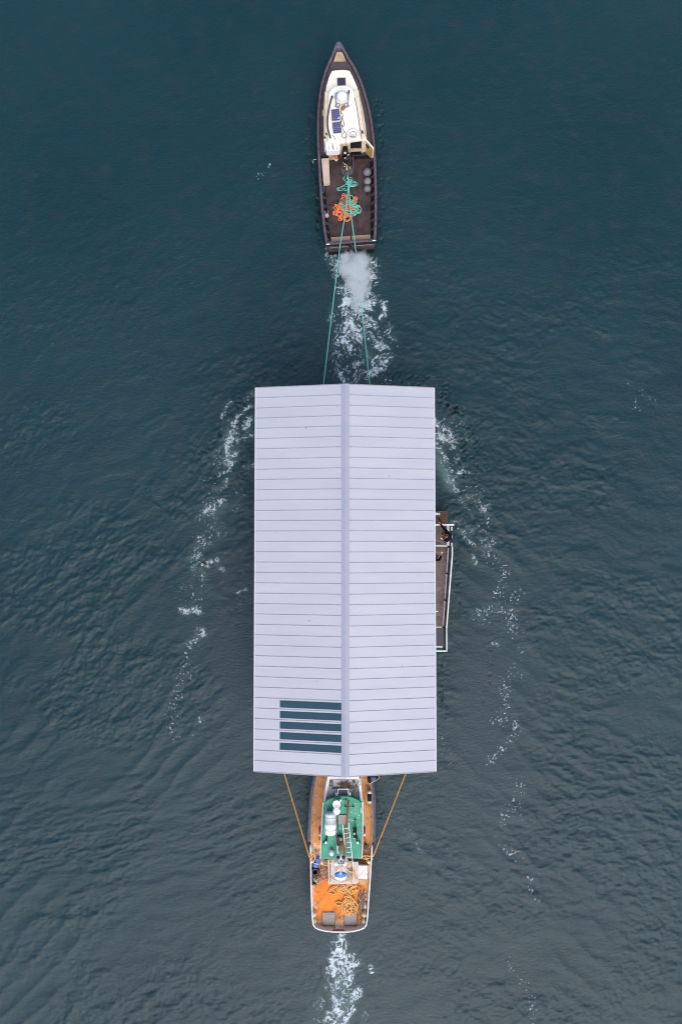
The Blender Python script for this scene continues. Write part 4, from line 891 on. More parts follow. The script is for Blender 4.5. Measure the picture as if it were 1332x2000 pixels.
for k in range(9):
    a_ = (667+random.random()*22, 290+random.random()*14); b_ = (667+random.random()*22, 308+random.random()*18)
    m = MB(); m.tube(spline([P(*a_, 1.3), P((a_[0]+b_[0])/2+random.uniform(-5, 5), (a_[1]+b_[1])/2, 1.55), P(*b_, 1.0)], 6), .025, 6); m.build('hydraulic_hose', [M_black, M_hose, M_mach][k % 3], win)
m = MB(); m.tube([P(677.5, 322, 1.15), P(677.5, 333, 1.1)], .05, 8); m.build('tow_pin', mat('pale_yellow_paint', (.62, .50, .22), .5, 0, (.4, .3, .15), 12), win)
m = MB(); m.box(P(683.5, 328, 1.0), (.12, .10, .06), rz=.1); m.build('label_plate', M_galv, win)
m = MB(); m.lathe(P(678, 341, 1.0), [(.06, -.28), (.06, .2), (.085, .21), (.085, .25), (.001, .26)], 12); m.tube([P(674, 341.5, 1.13), P(682, 341, 1.13)], .03, 6); m.build('tow_bitt', M_gplate, win)
m = MB(); m.box(P(685, 311, 1.1), (.18, .16, .12), rz=.4); m.build('oil_can', mat('dull_red', (.2, .03, .03)), win)
# person-like clutter to the left of the winch : orange float, white bucket, dark rag
m = MB(); m.ball(P(657, 307, 1.0), .11, 14); t_ = m.build('small_float', M_orange, None, loc=P(657, 307, .75)); tag(t_, 'small orange float beside a white bucket, left of the tow winch', 'float')
m = MB(); m.lathe(P(657, 311, .86), [(.09, -.12), (.12, .12), (.105, .12), (.085, -.08), (.001, -.08)], 14); t_ = m.build('bucket', M_bwhite, None, loc=P(657, 311, .74)); tag(t_, 'small white bucket on the tug deck left of the tow winch', 'bucket')
m = MB(); m.ball(P(651.7, 309, .85), .065, 12, sc=(1, 1.2, 1)); t_ = m.build('cloth', M_sticker, None, loc=P(651.7, 309, .74)); tag(t_, 'crumpled white cloth left of the white bucket on the tug', 'cloth')
m = MB(); m.ball(P(661.5, 303, 1.0), .15, 14, sc=(1.1, .9, 1.2)); m.ball(P(664, 309, .95), .12, 12, sc=(1, 1.2, 1)); t_ = m.build('oilskin', mat('dark_purple_oilskin', (.045, .02, .04), .6)); tag(t_, 'dark purple bundle of oilskins beside the tow winch', 'oilskins')
m = MB(); m.ball(P(661.5, 297.5, 1.35), .085, 12, sc=(1, 1, .7)); t_ = m.build('cloth', mat('pinkish_cloth', (.60, .42, .38))); tag(t_, 'pinkish cloth on the tan step behind the white locker box', 'cloth')
# stern boards, rail, platform
for q in ([(646, 463.5), (684.5, 461), (684.5, 474.5), (648, 477.5)], [(686.8, 460.5), (723.5, 458), (723.5, 468.5), (686.8, 474)]):
    q = PP(q, .8); m = MB(); m.prism([(p.x, p.y) for p in q], .71, .80); m.build('stern_board', mat('tan_stern_board', (.42, .31, .20), .75, 0, (.33, .24, .16), 6), tug, bevel=.01)
m = MB(); m.bar(P(637, 477.5, 1.28), P(733, 469.5, 1.28), .10, .06); m.build('stern_rail', M_rub, tug)
for p_ in ((640, 477.3), (730, 470)):
    m = MB(); m.bar(P(p_[0]-3, p_[1]+.2, 1.35), P(p_[0]+4, p_[1]-.3, 1.35), .045, .05); m.build('stern_cleat', M_bwhite, tug)
m = MB(); q = PP([(638, 479), (733, 471), (732, 480), (641, 487)], .9); m.prism([(p.x, p.y) for p in q], -.2, .9); m.build('transom', M_sdeck, tug)
m = MB(); q = PP([(641, 488), (732, 481), (731, 488), (643, 493)], .45); m.prism([(p.x, p.y) for p in q], -.2, .45); m.build('swim_platform', M_black, tug)
m = MB(); m.bar(P(645, 484.5, .95), P(728, 477.5, .95), .03, .03); m.build('platform_rail', M_galv, tug)
m = MB(); m.lathe(P(684.5, 477.5, 1.1), [(.11, -.3), (.11, .12), (.07, .13), (.001, .13)], 12); m.tube([P(680, 476.5, 1.15), P(689.5, 476, 1.15)], .035, 6); m.build('stern_bitt', M_mach, tug)
m = MB(); m.tube(spline([P(618.5, 312, 1.2), P(613, 311.5, 1.15), P(611.5, 317, .9), P(612.5, 320, .6)], 5), .014, 5); m.build('side_line', M_sticker, tug)
# rope piles
c0 = P(680, 357, .75)
def wp(x, y, z=.72): p = P(x, y, z); return p.x, p.y, z
m = MB()
rope_pile(m, [(*wp(671, 350), .16, .20, 1.6, .5), (*wp(681, 357), .12, .2, 1.2, 0), (*wp(686.5, 349), .16, .18, 1.3, .3), (*wp(681, 360), .14, .12, 1.4, 0), (*wp(690, 361), .28, .17, 3.4, -.2), (*wp(679, 359), .10, .15, 1.2, 0), (*wp(664, 367), .20, .16, 1.8, 0), (*wp(671, 366), .26, .15, 1.2, 0), (*wp(680, 357), .10, .13, 1.4, 0)], .016, 6)
t_ = m.build('teal_rope_pile', M_teal, None, loc=P(680, 357, .7)); tag(t_, 'loose teal rope coils on the tug deck just behind the tow winch', 'rope')
m = MB()
rope_pile(m, [(*wp(676, 392), .42, .26, 5, 0), (*wp(659, 404), .30, .13, 3, .2), (*wp(656, 416), .26, .13, 3, .1), (*wp(664, 413), .2, .44, 5, .15), (*wp(666, 424), .16, .3, 4, 0), (*wp(672, 402), .34, .3, 4, .2), (*wp(678, 416), .32, .3, 3, .3), (*wp(678, 427), .22, .16, 2, 0), (*wp(690, 404), .34, .2, 4, 0), (*wp(693, 391), .14, .24, 3, -.6), (*wp(690, 411), .28, .2, 3, 0)], .030, 6, jit=.07)
t_ = m.build('orange_rope_pile', M_orope, None, loc=P(675, 405, .7)); tag(t_, 'big heap of orange mooring rope on the aft deck of the tug', 'rope')
m = MB()
rope_pile(m, [(*wp(683, 392, .84), .24, .28, 3, 0), (*wp(690, 401, .86), .40, .10, 3, .1), (*wp(697, 408, .82), .16, .36, 2.6, .1), (*wp(689, 416, .84), .36, .13, 2.6, 0), (*wp(676, 408, .86), .12, .32, 1.6, 0), (*wp(668, 398, .86), .34, .07, 1.2, .1)], .020, 6)
t_ = m.build('teal_rope_pile', M_teal, None, loc=P(687, 404, .82)); tag(t_, 'teal rope tangled over the heap of orange rope on the tug', 'rope')
m = MB(); m.tube(spline([P(669, 393, .78), P(660, 395, .76), P(652, 397, .75), P(644.5, 398, .75), (P(645, 400.5, .75)), P(654, 400, .76), P(663, 402, .78)], 5), .026, 6)
t_ = m.build('dark_rope', mat('dark_violet_rope', (.05, .035, .06)), None, loc=P(650, 397, .75)); tag(t_, 'dark violet rope end sticking out left of the orange rope heap', 'rope')
m = MB(); rope_pile(m, [(*wp(674, 392, .86), .16, .16, 3, 0)], .018); t_ = m.build('grey_rope', mat('grey_violet_rope', (.22, .2, .26)), None, loc=P(674, 392, .8)); tag(t_, 'small grey violet rope coil within the orange rope heap', 'rope')
m = MB(); a_, b_ = P(638, 421, .9), P(675, 440, .72)
# towing lines tug -> house
def line(name, pts, r, mt_, label, grp, sag=0.0):
    m = MB(); pp = []
    for i in range(len(pts)-1):
        n = 24 if (pts[i+1]-pts[i]).length > 3 else 4
        for k in range(n):
            f = k/n; q = pts[i].lerp(pts[i+1], f)
            if n == 24: q.z -= sag*4*f*(1-f)
            pp.append(q)
    pp.append(pts[-1]); m.tube(pp, r, 7)
    o = m.build(name, mt_, None, loc=pts[0]); return tag(o, label, 'rope', grp)
line('tow_rope', [P(678.5, 341, 1.15), P(680.5, 366, 1.15), P(672, 431, 1.25), P(663.5, 484, 1.3), P(632, 750, 1.0), P(629, 775, .9)], .026, M_teal, 'left teal tow rope from the tug to the front of the long roof', 'teal tow ropes', .0)
line('tow_rope', [P(679.5, 341, 1.15), P(682, 375, 1.15), P(687, 430, 1.25), P(694, 484, 1.3), P(722, 750, 1.0), P(725, 775, .9)], .026, M_teal, 'right teal tow rope, passing through the exhaust smoke to the long roof', 'teal tow ropes', .0)
for px_ in (629, 725):
    m = MB(); c_ = P(px_, 776, .8); m.lathe((c_.x, c_.y, .7), [(.08, -.2), (.06, .15), (.1, .2), (.001, .22)], 12); m.build('bollard', M_galv, house)
# ================================================================== ORANGE-DECKED TRAWLER (bottom)
S2 = [(1448, 655, 681), (1454, 648, 689), (1463, 640, 698), (1475, 632, 707), (1490, 624.5, 715.5), (1505, 618.5, 721.5), (1520, 614, 725.5), (1540, 610.5, 728.5), (1560, 608, 730), (1580, 606.3, 731), (1600, 605.2, 731), (1625, 604, 730.5), (1650, 603.4, 729.8),
      (1675, 603.8, 728.6), (1700, 604.3, 727), (1725, 604.6, 725.3), (1750, 605, 723.6), (1775, 606.2, 721.8), (1797, 607.6, 720), (1808, 609, 718.3), (1814, 612.5, 714), (1818, 622, 704), (1821, 636, 690), (1822.4, 650, 678)]
S2 = interp_st(smooth_st(S2), 6)
K2 = -.006
def zg2(y): return 1.5+.5*max(0, (1660-y)/210)**1.5
def ytr(y): return y
lp2 = loop_from(S2, zg2, K2); n2_ = len(S2); ys2 = [s[0] for s in S2]; yy2 = ys2+ys2[::-1]
trw = thing('trawler', 'old fishing boat with orange decks and green cabin roof following behind the house', 'boat', P(665, 1660, 0))
o2 = lp2; mb = MB()
mb.loft([setz(inset(lp2, .8), lambda i: -.7), setz(inset(lp2, .25), lambda i: -.02), setz(inset(lp2, .05), lambda i: zg2(yy2[i])-.45), o2], 0, cap=False)
mb.build('hull', mat('grey_white_hull', (.42, .40, .42), .5, 0, (.33, .30, .32), 4), trw)
cap2 = inset(lp2, .085)
zd2 = lambda i: (zg2(yy2[i])-.30) if ys2[i if i < n2_ else 2*n2_-1-i] < 1655 else 1.05
dk2 = setz(inset(lp2, .10), zd2)
# dark strake forward, white rail aft
def ring_strip(a, c, sel, name, m_):
    mb = MB(); n = len(a)
    for i in range(n):
        j = (i+1) % n
        if sel(i) and sel(j): mb.add([a[i], a[j], c[j], c[i]], [(0, 1, 2, 3)])
    return mb.build(name, m_, trw)
yof = lambda i: yy2[i]
fo = [Vector((p.x, p.y, p.z+.03)) for p in setz(inset(lp2, -.05), lambda i: o2[i].z)]; fi = [Vector((p.x, p.y, p.z+.02)) for p in inset(lp2, .085)]
ring_strip(fo, fi, lambda i: yof(i) < 1648, 'rubbing_strake', M_navyh)
mb = MB()
for sgn in (0, 1):
    idx = [i for i in range(n2_) if ys2[i] < 1650]; 
    if sgn: idx = [2*n2_-1-i for i in idx]
    mb.tube([Vector((fo[i].x, fo[i].y, fo[i].z-.06)) for i in idx], .07, 8)
mb.build('fender_strake', M_navyh, trw)
mb = MB(); mb.tube([Vector((p.x, p.y, p.z+.035)) for i, p in enumerate(fi) if ys2[i if i < n2_ else 2*n2_-1-i] < 1648 and i < n2_], .02, 6); mb.tube([Vector((fi[i].x, fi[i].y, fi[i].z+.035)) for i in range(n2_, 2*n2_) if yof(i) < 1648], .02, 6); mb.build('strake_edge', M_galv, trw)
aft = [i for i in range(2*n2_) if yof(i) >= 1646]
mb = MB(); pts = [Vector((cap2[i].x, cap2[i].y, o2[i].z+.02)) for i in range(n2_) if ys2[i] >= 1646]+[Vector((cap2[i].x, cap2[i].y, o2[i].z+.02)) for i in range(n2_, 2*n2_) if yof(i) >= 1646]
mb.tube(pts, .038, 8); mb.build('bulwark_rail', M_bwhite, trw)
mb = MB(); mb.loft([setz(cap2, lambda i: o2[i].z), dk2], 0, cap=False); mb.build('bulwark', mat('worn_tan_bulwark', (.80, .64, .50), .7, 0, (.70, .64, .58), 5, (.45, .6)), trw)
# decks with wear towards the edges (vertex attribute)
def worn_deck(name, sel, m_):
    me_b = MB(); nc = 14; vs = deck_mesh(me_b, dk2, nc, 0, sel)
    o = me_b.build(name, m_, trw)
    at = o.data.attributes.new('edge', 'FLOAT', 'POINT'); vals = []
    for i in range(n2_):
        for k in range(nc+1):
            e = abs(k/nc-.5)*2; aftw = sstep(1790, 1818, np.float64(ys2[i])); vals.append(float(max(sstep(.74, 1.0, np.float64(e)), aftw, 1-sstep(1690, 1722, np.float64(ys2[i])) if ys2[i] > 1654 else 0)))
    at.data.foreach_set('value', np.array([vals[u] for u in me_b.used], dtype=np.float32)); return o
def deck_mat(name, c1, c2, c3, k):
    m = mat(name, c1, .6, 0, c2, 1.3, (.42, .62), bump=.3, detail=8); t = m.node_tree; N = t.nodes; L = t.links; mx = N[m['_mix']]
    at = N.new('ShaderNodeAttribute'); at.attribute_name = 'edge'; n = N.new('ShaderNodeTexNoise'); n.inputs['Scale'].default_value = 3.2; n.inputs['Detail'].default_value = 9; n.inputs['Roughness'].default_value = .68
    tc = N.new('ShaderNodeTexCoord'); L.new(tc.outputs['Object'], n.inputs['Vector'])
    ad = N.new('ShaderNodeMath'); ad.operation = 'MULTIPLY_ADD'; ad.inputs[1].default_value = k; L.new(at.outputs['Fac'], ad.inputs[0]); L.new(n.outputs['Fac'], ad.inputs[2])
    r = N.new('ShaderNodeMapRange'); r.inputs['From Min'].default_value = .66; r.inputs['From Max'].default_value = .82; L.new(ad.outputs[0], r.inputs['Value'])
    m2 = N.new('ShaderNodeMix'); m2.data_type = 'RGBA'; m2.inputs['B'].default_value = (*c3, 1); L.new(mx.outputs['Result'], m2.inputs['A']); L.new(r.outputs[0], m2.inputs['Factor']); L.new(m2.outputs['Result'], N['Principled BSDF'].inputs['Base Color'])
    n3 = N.new('ShaderNodeTexNoise'); n3.inputs['Scale'].default_value = 3.6; n3.inputs['Detail'].default_value = 6; L.new(tc.outputs['Object'], n3.inputs['Vector'])
    r3 = N.new('ShaderNodeMapRange'); r3.inputs['From Min'].default_value = .53; r3.inputs['From Max'].default_value = .72; L.new(n3.outputs['Fac'], r3.inputs['Value'])
    m3 = N.new('ShaderNodeMix'); m3.data_type = 'RGBA'; m3.inputs['B'].default_value = (.20, .09, .06, 1); L.new(m2.outputs['Result'], m3.inputs['A']); mu = N.new('ShaderNodeMath'); mu.operation = 'MULTIPLY'; mu.inputs[1].default_value = .75; L.new(r3.outputs[0], mu.inputs[0]); L.new(mu.outputs[0], m3.inputs['Factor']); L.new(m3.outputs['Result'], N['Principled BSDF'].inputs['Base Color'])
    return m
M_od = deck_mat('orange_aft_deck', (.84, .25, .004), (.68, .17, .006), (.80, .56, .36), .34)
M_of = deck_mat('faded_orange_side_deck', (.60, .26, .07), (.62, .30, .11), (.68, .46, .30), .20)
worn_deck('side_deck', lambda i: ys2[i+1] < 1655.5, M_of)
worn_deck('aft_deck', lambda i: ys2[i+1] >= 1655.5, M_od)
# white coaming forward of the wheelhouse -------------------------------------
def prism_px(name, pts, z, zb, m_, parent=trw, bevel=0.0):
    q = PP(pts, z); m = MB(); m.prism([(p.x, p.y) for p in q], zb, z); return m.build(name, m_, parent, bevel=bevel)
def wall_px(name, outer_, d, z, zb, m_):
    """ring wall following px outline, thickness d px"""
    c = (sum(p[0] for p in outer_)/len(outer_), sum(p[1] for p in outer_)/len(outer_))
    o_ = PP(outer_, z); i_ = [Vector((v.x, v.y, z)) for v in inset(o_, d)]
    m = MB(); n = len(o_)
    dn = lambda v: Vector((v.x, v.y, zb))
    for i in range(n):
        j = (i+1) % n
        m.add([o_[i], o_[j], i_[j], i_[i], dn(o_[i]), dn(o_[j]), dn(i_[j]), dn(i_[i])], [(0,1,2,3),(0,4,5,1),(3,2,6,7)])
    bm = bmesh.new(); 
    return m.build(name, m_, trw)
CO = [(640, 1517), (666, 1515.5), (700, 1516), (705, 1524), (708.5, 1560), (709.5, 1600), (631, 1600), (632, 1560), (636.5, 1535)]
prism_px('foredeck_house', [(641, 1519), (700, 1518), (707, 1560), (707, 1575), (633, 1575), (634, 1560)], 2.75, .9, M_grayfl)
wall_px('coaming', CO[:4]+[(708.8, 1570), (632, 1570)]+CO[7:], .14, 2.95, 1.1, M_bwhite)
mb = MB(); mb.bar(P(643, 1523, 2.8), P(702, 1522, 2.8), .03, .04); mb.build('coaming_step', mat('faint_pink', (.62, .5, .45)), trw)
for q in ([(643.5, 1524.5), (650, 1524.3), (650.2, 1536.5), (643.2, 1536)], [(687.3, 1525.3), (693, 1524.7), (696.7, 1536.5), (691, 1537.8)]):
    h_ = prism_px('skylight', q, 2.85, 2.76, M_hatch, bevel=.02); qq = PP(q, 2.85); c_ = sum(qq, Vector((0, 0, 0)))/4
    m = MB(); m.box((c_.x, c_.y, 2.865), (.08, .12, .025)); m.build('latch', M_galv, h_)
# net heap on the coachroof
def heap(name, cx, cy, z, rx, ry, n, r, m_, label, cat, hgt=.15):
    m = MB(); c = P(cx, cy, z)
    for k in range(n):
        a = random.uniform(0, 6.28); d = random.random()**.6; p = Vector((c.x+math.cos(a)*d*rx, c.y+math.sin(a)*d*ry, z+random.uniform(0, hgt)*(1.1-d)))
        pts = [p]; hd = random.uniform(0, 6.28)
        for q in range(5):
            hd += random.uniform(-1, 1); pts.append(pts[-1]+Vector((math.cos(hd)*rx*.22, math.sin(hd)*ry*.22, random.uniform(-.03, .03)))); pts[-1].z = max(z+.01, pts[-1].z)
        m.tube(spline(pts, 3), r*random.uniform(.6, 1.3), 5)
    m.ball((c.x, c.y, z), 1, 12, sc=(rx*.7, ry*.7, hgt*.6))
    o = m.build(name, m_, None, loc=c); return tag(o, label, cat)
heap('net_heap', 674, 1534, 2.78, .26, .16, 60, .018, M_netb, 'brown heap of netting on the pale foredeck house in front of the green roof', 'net', .22)
heap('net_heap', 658, 1539, 2.78, .22, .06, 28, .016, mat('rusty_brown_net', (.36, .20, .11), .9), 'flat rusty brown strip of netting left of the brown net heap', 'net', .08)
heap('net_heap', 696, 1542, 2.78, .18, .17, 45, .014, mat('greenish_grey_net', (.36, .34, .26), .9, 0, (.6, .56, .48), 20), 'greenish grey net bundle at the right of the foredeck house', 'net', .12)
heap('net_heap', 702, 1530, 2.97, .10, .2, 16, .014, M_whited, 'thin white lines heaped on the right coaming of the foredeck house', 'line', .08)
# wheelhouse body with raked front windows
zt_ = 3.5
qb = PP([(633, 1567), (657, 1550), (682, 1550), (708.5, 1566)], 2.75); qt = PP([(633, 1573), (656, 1559), (683, 1559), (707.5, 1572)], zt_-.06)
bk = PP([(708, 1676), (628, 1676)], zt_-.06)
bot = [Vector((v.x, v.y, .9)) for v in qb]+[Vector((v.x, v.y, .9)) for v in bk]; mid = qb+[Vector((v.x, v.y, 2.75)) for v in bk]
m = MB(); m.loft([bot, mid, qt+bk], 0, smooth=False); m.build('wheelhouse', M_white, trw)
prism_px('window_sill', [(631.5, 1569), (656.5, 1549.5), (682.5, 1549.5), (710, 1568), (710, 1562), (684, 1544.5), (655.5, 1544.5), (632, 1562)], 2.80, 2.70, mat('pale_grey_visor', (.55, .54, .58)))
for ia, ib, mt_ in ((0, 1, mat('brown_tinted_glass', (.06, .03, .03), .15)), (1, 2, mat('grey_tinted_glass', (.20, .18, .20), .15)), (2, 3, mat('brown_tinted_glass', (.06, .03, .03), .15))):
    a0, a1, t0, t1 = qb[ia], qb[ib], qt[ia], qt[ib]
    def on(f, g): v = a0.lerp(a1, f).lerp(t0.lerp(t1, f), g); return v
    c_ = [on(.1, .1), on(.9, .1), on(.9, .95), on(.1, .95)]; nn2 = (c_[1]-c_[0]).cross(c_[3]-c_[0]).normalized()
    if nn2.y < 0: nn2 = -nn2
    m = MB(); m.add([v+nn2*.015 for v in c_]+[v-nn2*.02 for v in c_], [(0,1,2,3),(7,6,5,4),(0,4,5,1),(1,5,6,2),(2,6,7,3),(3,7,4,0)]); m.build('front_window', mt_, trw)
m = MB(); zf_ = 3.45
for a_, b_ in (((660.5, 1541), (660, 1556)), ((660.5, 1541), (680.5, 1541)), ((680.5, 1541), (680.5, 1556))): m.bar(P(*a_, zf_), P(*b_, zf_), .035, .035)
for a_, b_ in (((657, 1548), (656.5, 1557)), ((683.5, 1548), (684, 1557))): m.bar(P(*a_, zf_), P(*b_, zf_), .06, .035)
m.build('searchlight_frame', M_bwhite, trw)
# green roof
RG = [(632.5, 1567), (638, 1562.5), (646, 1558.5), (656, 1555.5), (667, 1554.3), (679, 1554.8), (690, 1557.3), (700, 1561.8), (706.5, 1566.5), (707.2, 1600), (707, 1640), (705.5, 1675.5), (627, 1677.5), (628, 1640), (630, 1600)]
q = PP(RG, 3.6); m = MB(); c_ = sum(q, Vector((0, 0, 0)))/len(q)
m.loft([[Vector((v.x, v.y, 3.5)) for v in q], [Vector((v.x, v.y, 3.58)) for v in q], [Vector((c_.x+(v.x-c_.x)*.96, c_.y+(v.y-c_.y)*.98, 3.62)) for v in q]], 0, smooth=False)
groof = m.build('cabin_roof', M_green, trw)
# flaking paint spots on the green roof
m = MB()
for k in range(70):
    x_, y_ = (random.gauss(688, 8), random.gauss(1585, 22)) if k % 3 else (random.uniform(633, 704), random.uniform(1562, 1672))
    if not (634 < x_ < 704 and 1562 < y_ < 1672): continue
    c_ = P(x_, y_, 3.624); r_ = random.choice((.012, .018, .025, .04)); n_ = 6; pts = [(c_.x+math.cos(a*6.28/n_)*r_*random.uniform(.5, 1.3), c_.y+math.sin(a*6.28/n_)*r_*random.uniform(.5, 1.3), 3.6245) for a in range(n_)]
    m.add(pts, [tuple(range(n_))])
m.build('flaked_paint', mat('flaked_pale_green', (.42, .62, .50)), groof)
for q in ([(630.5, 1567), (632.2, 1567), (629.7, 1600), (626.8, 1677), (625.2, 1677), (628, 1600)], [(706.8, 1566), (709.5, 1566), (709.8, 1600), (708.5, 1662), (706.5, 1676), (705.8, 1676), (707.6, 1640), (707.5, 1600)]):
    prism_px('gutter', q, 3.57, 3.46, M_whited)
m = MB(); m.tube([P(637.5, 1574, 3.7), P(637.3, 1586, 3.7)], .015); m.tube([P(704.5, 1576, 3.7), P(706, 1588, 3.7)], .015); m.build('grab_rail', M_bwhite, groof)
z0 = 3.62
c_ = P(665, 1563.3, 3.8); m = MB(); m.lathe((c_.x, c_.y, z0), [(.03, 0), (.03, .12), (.075, .13), (.07, .17), (.001, .19)], 14); m.build('antenna', M_bwhite, groof)
c_ = P(657.5, 1571.5, 4.25); m = MB(); m.lathe((c_.x, c_.y, 4.05), [(.12, -.43), (.15, -.1), (.195, .02), (.205, .16), (.185, .16), (.12, .02), (.001, .0)], 24); m.build('ventilator', M_bwhite, groof)
c_ = P(657.3, 1585, 4.1); m = MB(); m.lathe((c_.x, c_.y, 3.85), [(.2, -.22), (.2, .18), (.16, .24), (.001, .26)], 20); m.build('satellite_dome', M_bwhite, groof); c2 = P(657, 1579.3, 4.2); m = MB(); m.box((c2.x, c2.y, 4.02), (.26, .05, .1)); m.build('dome_gap', M_galv, groof)
# life raft canister
c_ = P(645.3, 1609, 4.05)
rf_ = thing('life_raft', 'big white life raft canister lying on the left of the green cabin roof', 'life raft', (c_.x, c_.y, 3.62))
m = MB(); m.lathe((c_.x, c_.y, 3.98), [(.001, -.585), (.22, -.575), (.285, -.52), (.30, -.46), (.305, -.03), (.325, -.02), (.325, .02), (.305, .03), (.30, .46), (.285, .52), (.22, .575), (.001, .585)], 28, axis='Y'); m.build('canister', M_bwhite, rf_)
for yy in (-.30, -.02, .33):
    m = MB(); m.torus((c_.x, c_.y+yy, 3.98), .318, .010, 28, 6, rot=Matrix.Rotation(R(90), 3, 'X')); m.build('strap', M_galv if yy == -.02 else M_white, rf_)
m = MB(); m.box((c_.x, c_.y-.3, 3.65), (.5, .08, .06)); m.box((c_.x, c_.y+.3, 3.65), (.5, .08, .06)); m.box((c_.x-.05, c_.y-.66, 3.66), (.22, .14, .08)); m.build('cradle', M_mach, rf_)
prism_px('roof_hatch', [(660, 1591.7), (677.5, 1591.7), (677, 1610), (661, 1610)], 3.70, 3.63, M_lid, groof, .01)
m = MB(); m.tube([P(659.3, 1593, 3.68), P(657, 1640, 3.68), P(655.6, 1653, 3.68)], .016, 6); m.tube([P(661, 1610, 3.68), P(658.5, 1650, 3.68)], .014, 6); m.build('conduit', M_galv, groof)
mb = MB(); mb.tube([P(680.8, 1562.5, 3.82), P(676.3, 1616, 3.80), P(674, 1676, 3.95)], .035, 8); t_ = mb.build('red_pole', M_red, None, loc=P(679, 1600, 3.8)); tag(t_, 'long red pole lying lengthwise on the green cabin roof', 'pole')
m = MB(); m.tube([P(674.5, 1575, 3.74), P(689.5, 1575.5, 3.74)], .014, 5, mi=0); m.ball(P(674.5, 1574.5, 3.70), .05, 8); m.ball(P(689.8, 1575, 3.70), .05, 8); m.build('antenna_bar', M_mach, groof); m = MB(); m.ball(P(676, 1562, 3.68), .045, 8); m.tube([P(669, 1561.5, 3.7), P(676, 1562, 3.7)], .012, 5); m.build('aerial_lead', M_mach, groof)
# aluminium ladder
lad = thing('ladder', 'white aluminium ladder leaning on the rear of the green cabin roof', 'ladder', P(680, 1650, 3.7))
A0, A1, B0, B1 = P(669.3, 1610, 3.95), P(677, 1687, 3.72), P(680.8, 1606, 3.95), P(690, 1694, 3.70)
m = MB(); m.bar(A0, A1, .028, .06); m.build('side_rail', M_bwhite, lad); m = MB(); m.bar(B0, B1, .028, .06); m.build('side_rail', M_bwhite, lad)
for k in range(8):
    f = .11+k*.118; a_ = A0.lerp(A1, f*1.02); b_ = B0.lerp(B1, f*.905+.02)
    m = MB(); m.tube([a_, b_], .017, 6); m.build('rung', M_bwhite, lad)
# horn, roof lamps, jug, mast
m = MB(); c_ = P(693, 1624, 3.9); m.box((c_.x, c_.y+.1, 3.85), (.2, .14, .16)); m.lathe((c_.x, c_.y-.02, 3.85), [(.05, -.22), (.085, -.1), (.1, .02), (.06, .1)], 12, axis='Y'); m.box((c_.x, c_.y-.28, 3.72), (.14, .16, .12)); m.tube([P(693.5, 1600, 3.68), P(693, 1620, 3.75)], .01, 5); m.box(P(693.5, 1600, 3.7), (.13, .03, .05)); m.build('searchlight', M_black, groof)
m = MB(); m.ball(P(692.3, 1628, 4.0), .04, 8, sc=(1, 1.8, 1)); m.ball(P(691, 1637, 3.8), .03, 8, sc=(1.3, 1, 1)); m.build('searchlight_lens', M_bwhite, groof)
for x_, s_ in ((636.3, -1), (698.7, 1)):
    m = MB(); c_ = P(x_, 1646, 3.85); m.lathe((c_.x, c_.y, 3.75), [(.06, -.12), (.075, .06), (.05, .11), (.001, .115)], 12, mi=1); m.box((c_.x+s_*.09, c_.y-.03, 3.70), (.10, .08, .10), mi=0); m.tube([(c_.x-s_*.03, c_.y+.05, 3.7), (c_.x-s_*.06, c_.y+.32, 3.7)], .04, 6, mi=0); m.build('deck_lamp', [M_black, M_bwhite], groof)
jg = thing('jerrycan', 'white plastic jug with a brown cap on the rear left of the green roof', 'jug', P(647.7, 1667, 3.62))
c_ = P(647.7, 1667, 3.9); m = MB(); m.lathe((c_.x, c_.y, 3.62), [(.11, 0), (.125, .05), (.125, .24), (.07, .31), (.035, .33)], 16, sq=(1, 1.2)); m.build('bottle', M_bwhite, jg); m = MB(); m.lathe((c_.x, c_.y+.19, 3.7), [(.05, 0), (.05, .06), (.001, .06)], 10); m.tube([(c_.x, c_.y+.19, 3.72), (c_.x, c_.y+.1, 3.8)], .025); m.build('cap', M_rust, jg)
mast = [P(667.3, 1638, 3.8), P(666.6, 1662, 4.15), P(665.8, 1680, 4.4)]
m = MB(); m.tube(mast[:2], .07, 10, mi=0); m.tube([mast[1], mast[2]], .055, 10, mi=1); m.build('mast', [M_rust, M_white], trw)
m = MB(); m.box(P(664, 1641, 3.78), (.30, .5, .22), rz=.1); m.build('mast_foot', M_mach, trw, bevel=.03); m = MB(); m.torus(P(666, 1639, 4.0), .05, .02, 12, 6); m.build('mast_eye', M_crope, trw)
m = MB(); m.tube(spline([P(659.5, 1650, 3.8), P(659, 1660, 3.8), P(661.5, 1667, 3.8)], 4), [.06]*5+[.07]*3+[.03], 8); t_ = m.build('rolled_cloth', M_white, None, loc=P(659.5, 1658, 3.7)); tag(t_, 'rolled white cloth beside the mast on the green roof', 'cloth')
z_ = 4.3
m = MB(); m.bar(P(657, 1676, z_), P(673, 1676, z_), .05, .05); m.bar(P(659, 1687, z_), P(673, 1687, z_), .04, .04); m.bar(P(666, 1672, z_), P(665.5, 1706, z_-.2), .07, .07); m.build('mast_crosstree', M_galv, trw)
for x_ in (660.5, 670.5):
    c_ = P(x_, 1676, z_+.1); m = MB(); m.lathe((c_.x, c_.y, z_), [(.08, -.03), (.08, .06), (.05, .08), (.001, .08)], 12); m.build('pulley', M_mach, trw)
for x_ in (657.5, 673):
    c_ = P(x_, 1686, z_-.1); m = MB(); m.ball((c_.x, c_.y, z_-.15), .145, 16, sc=(1, 1, .9)); m.build('deck_floodlight', M_bwhite, trw)
m = MB(); c_ = P(666, 1682, z_+.15); m.lathe((c_.x, c_.y, z_+.05), [(.05, -.05), (.06, .06), (.001, .07)], 10); m.build('masthead_lamp', M_hatch, trw)
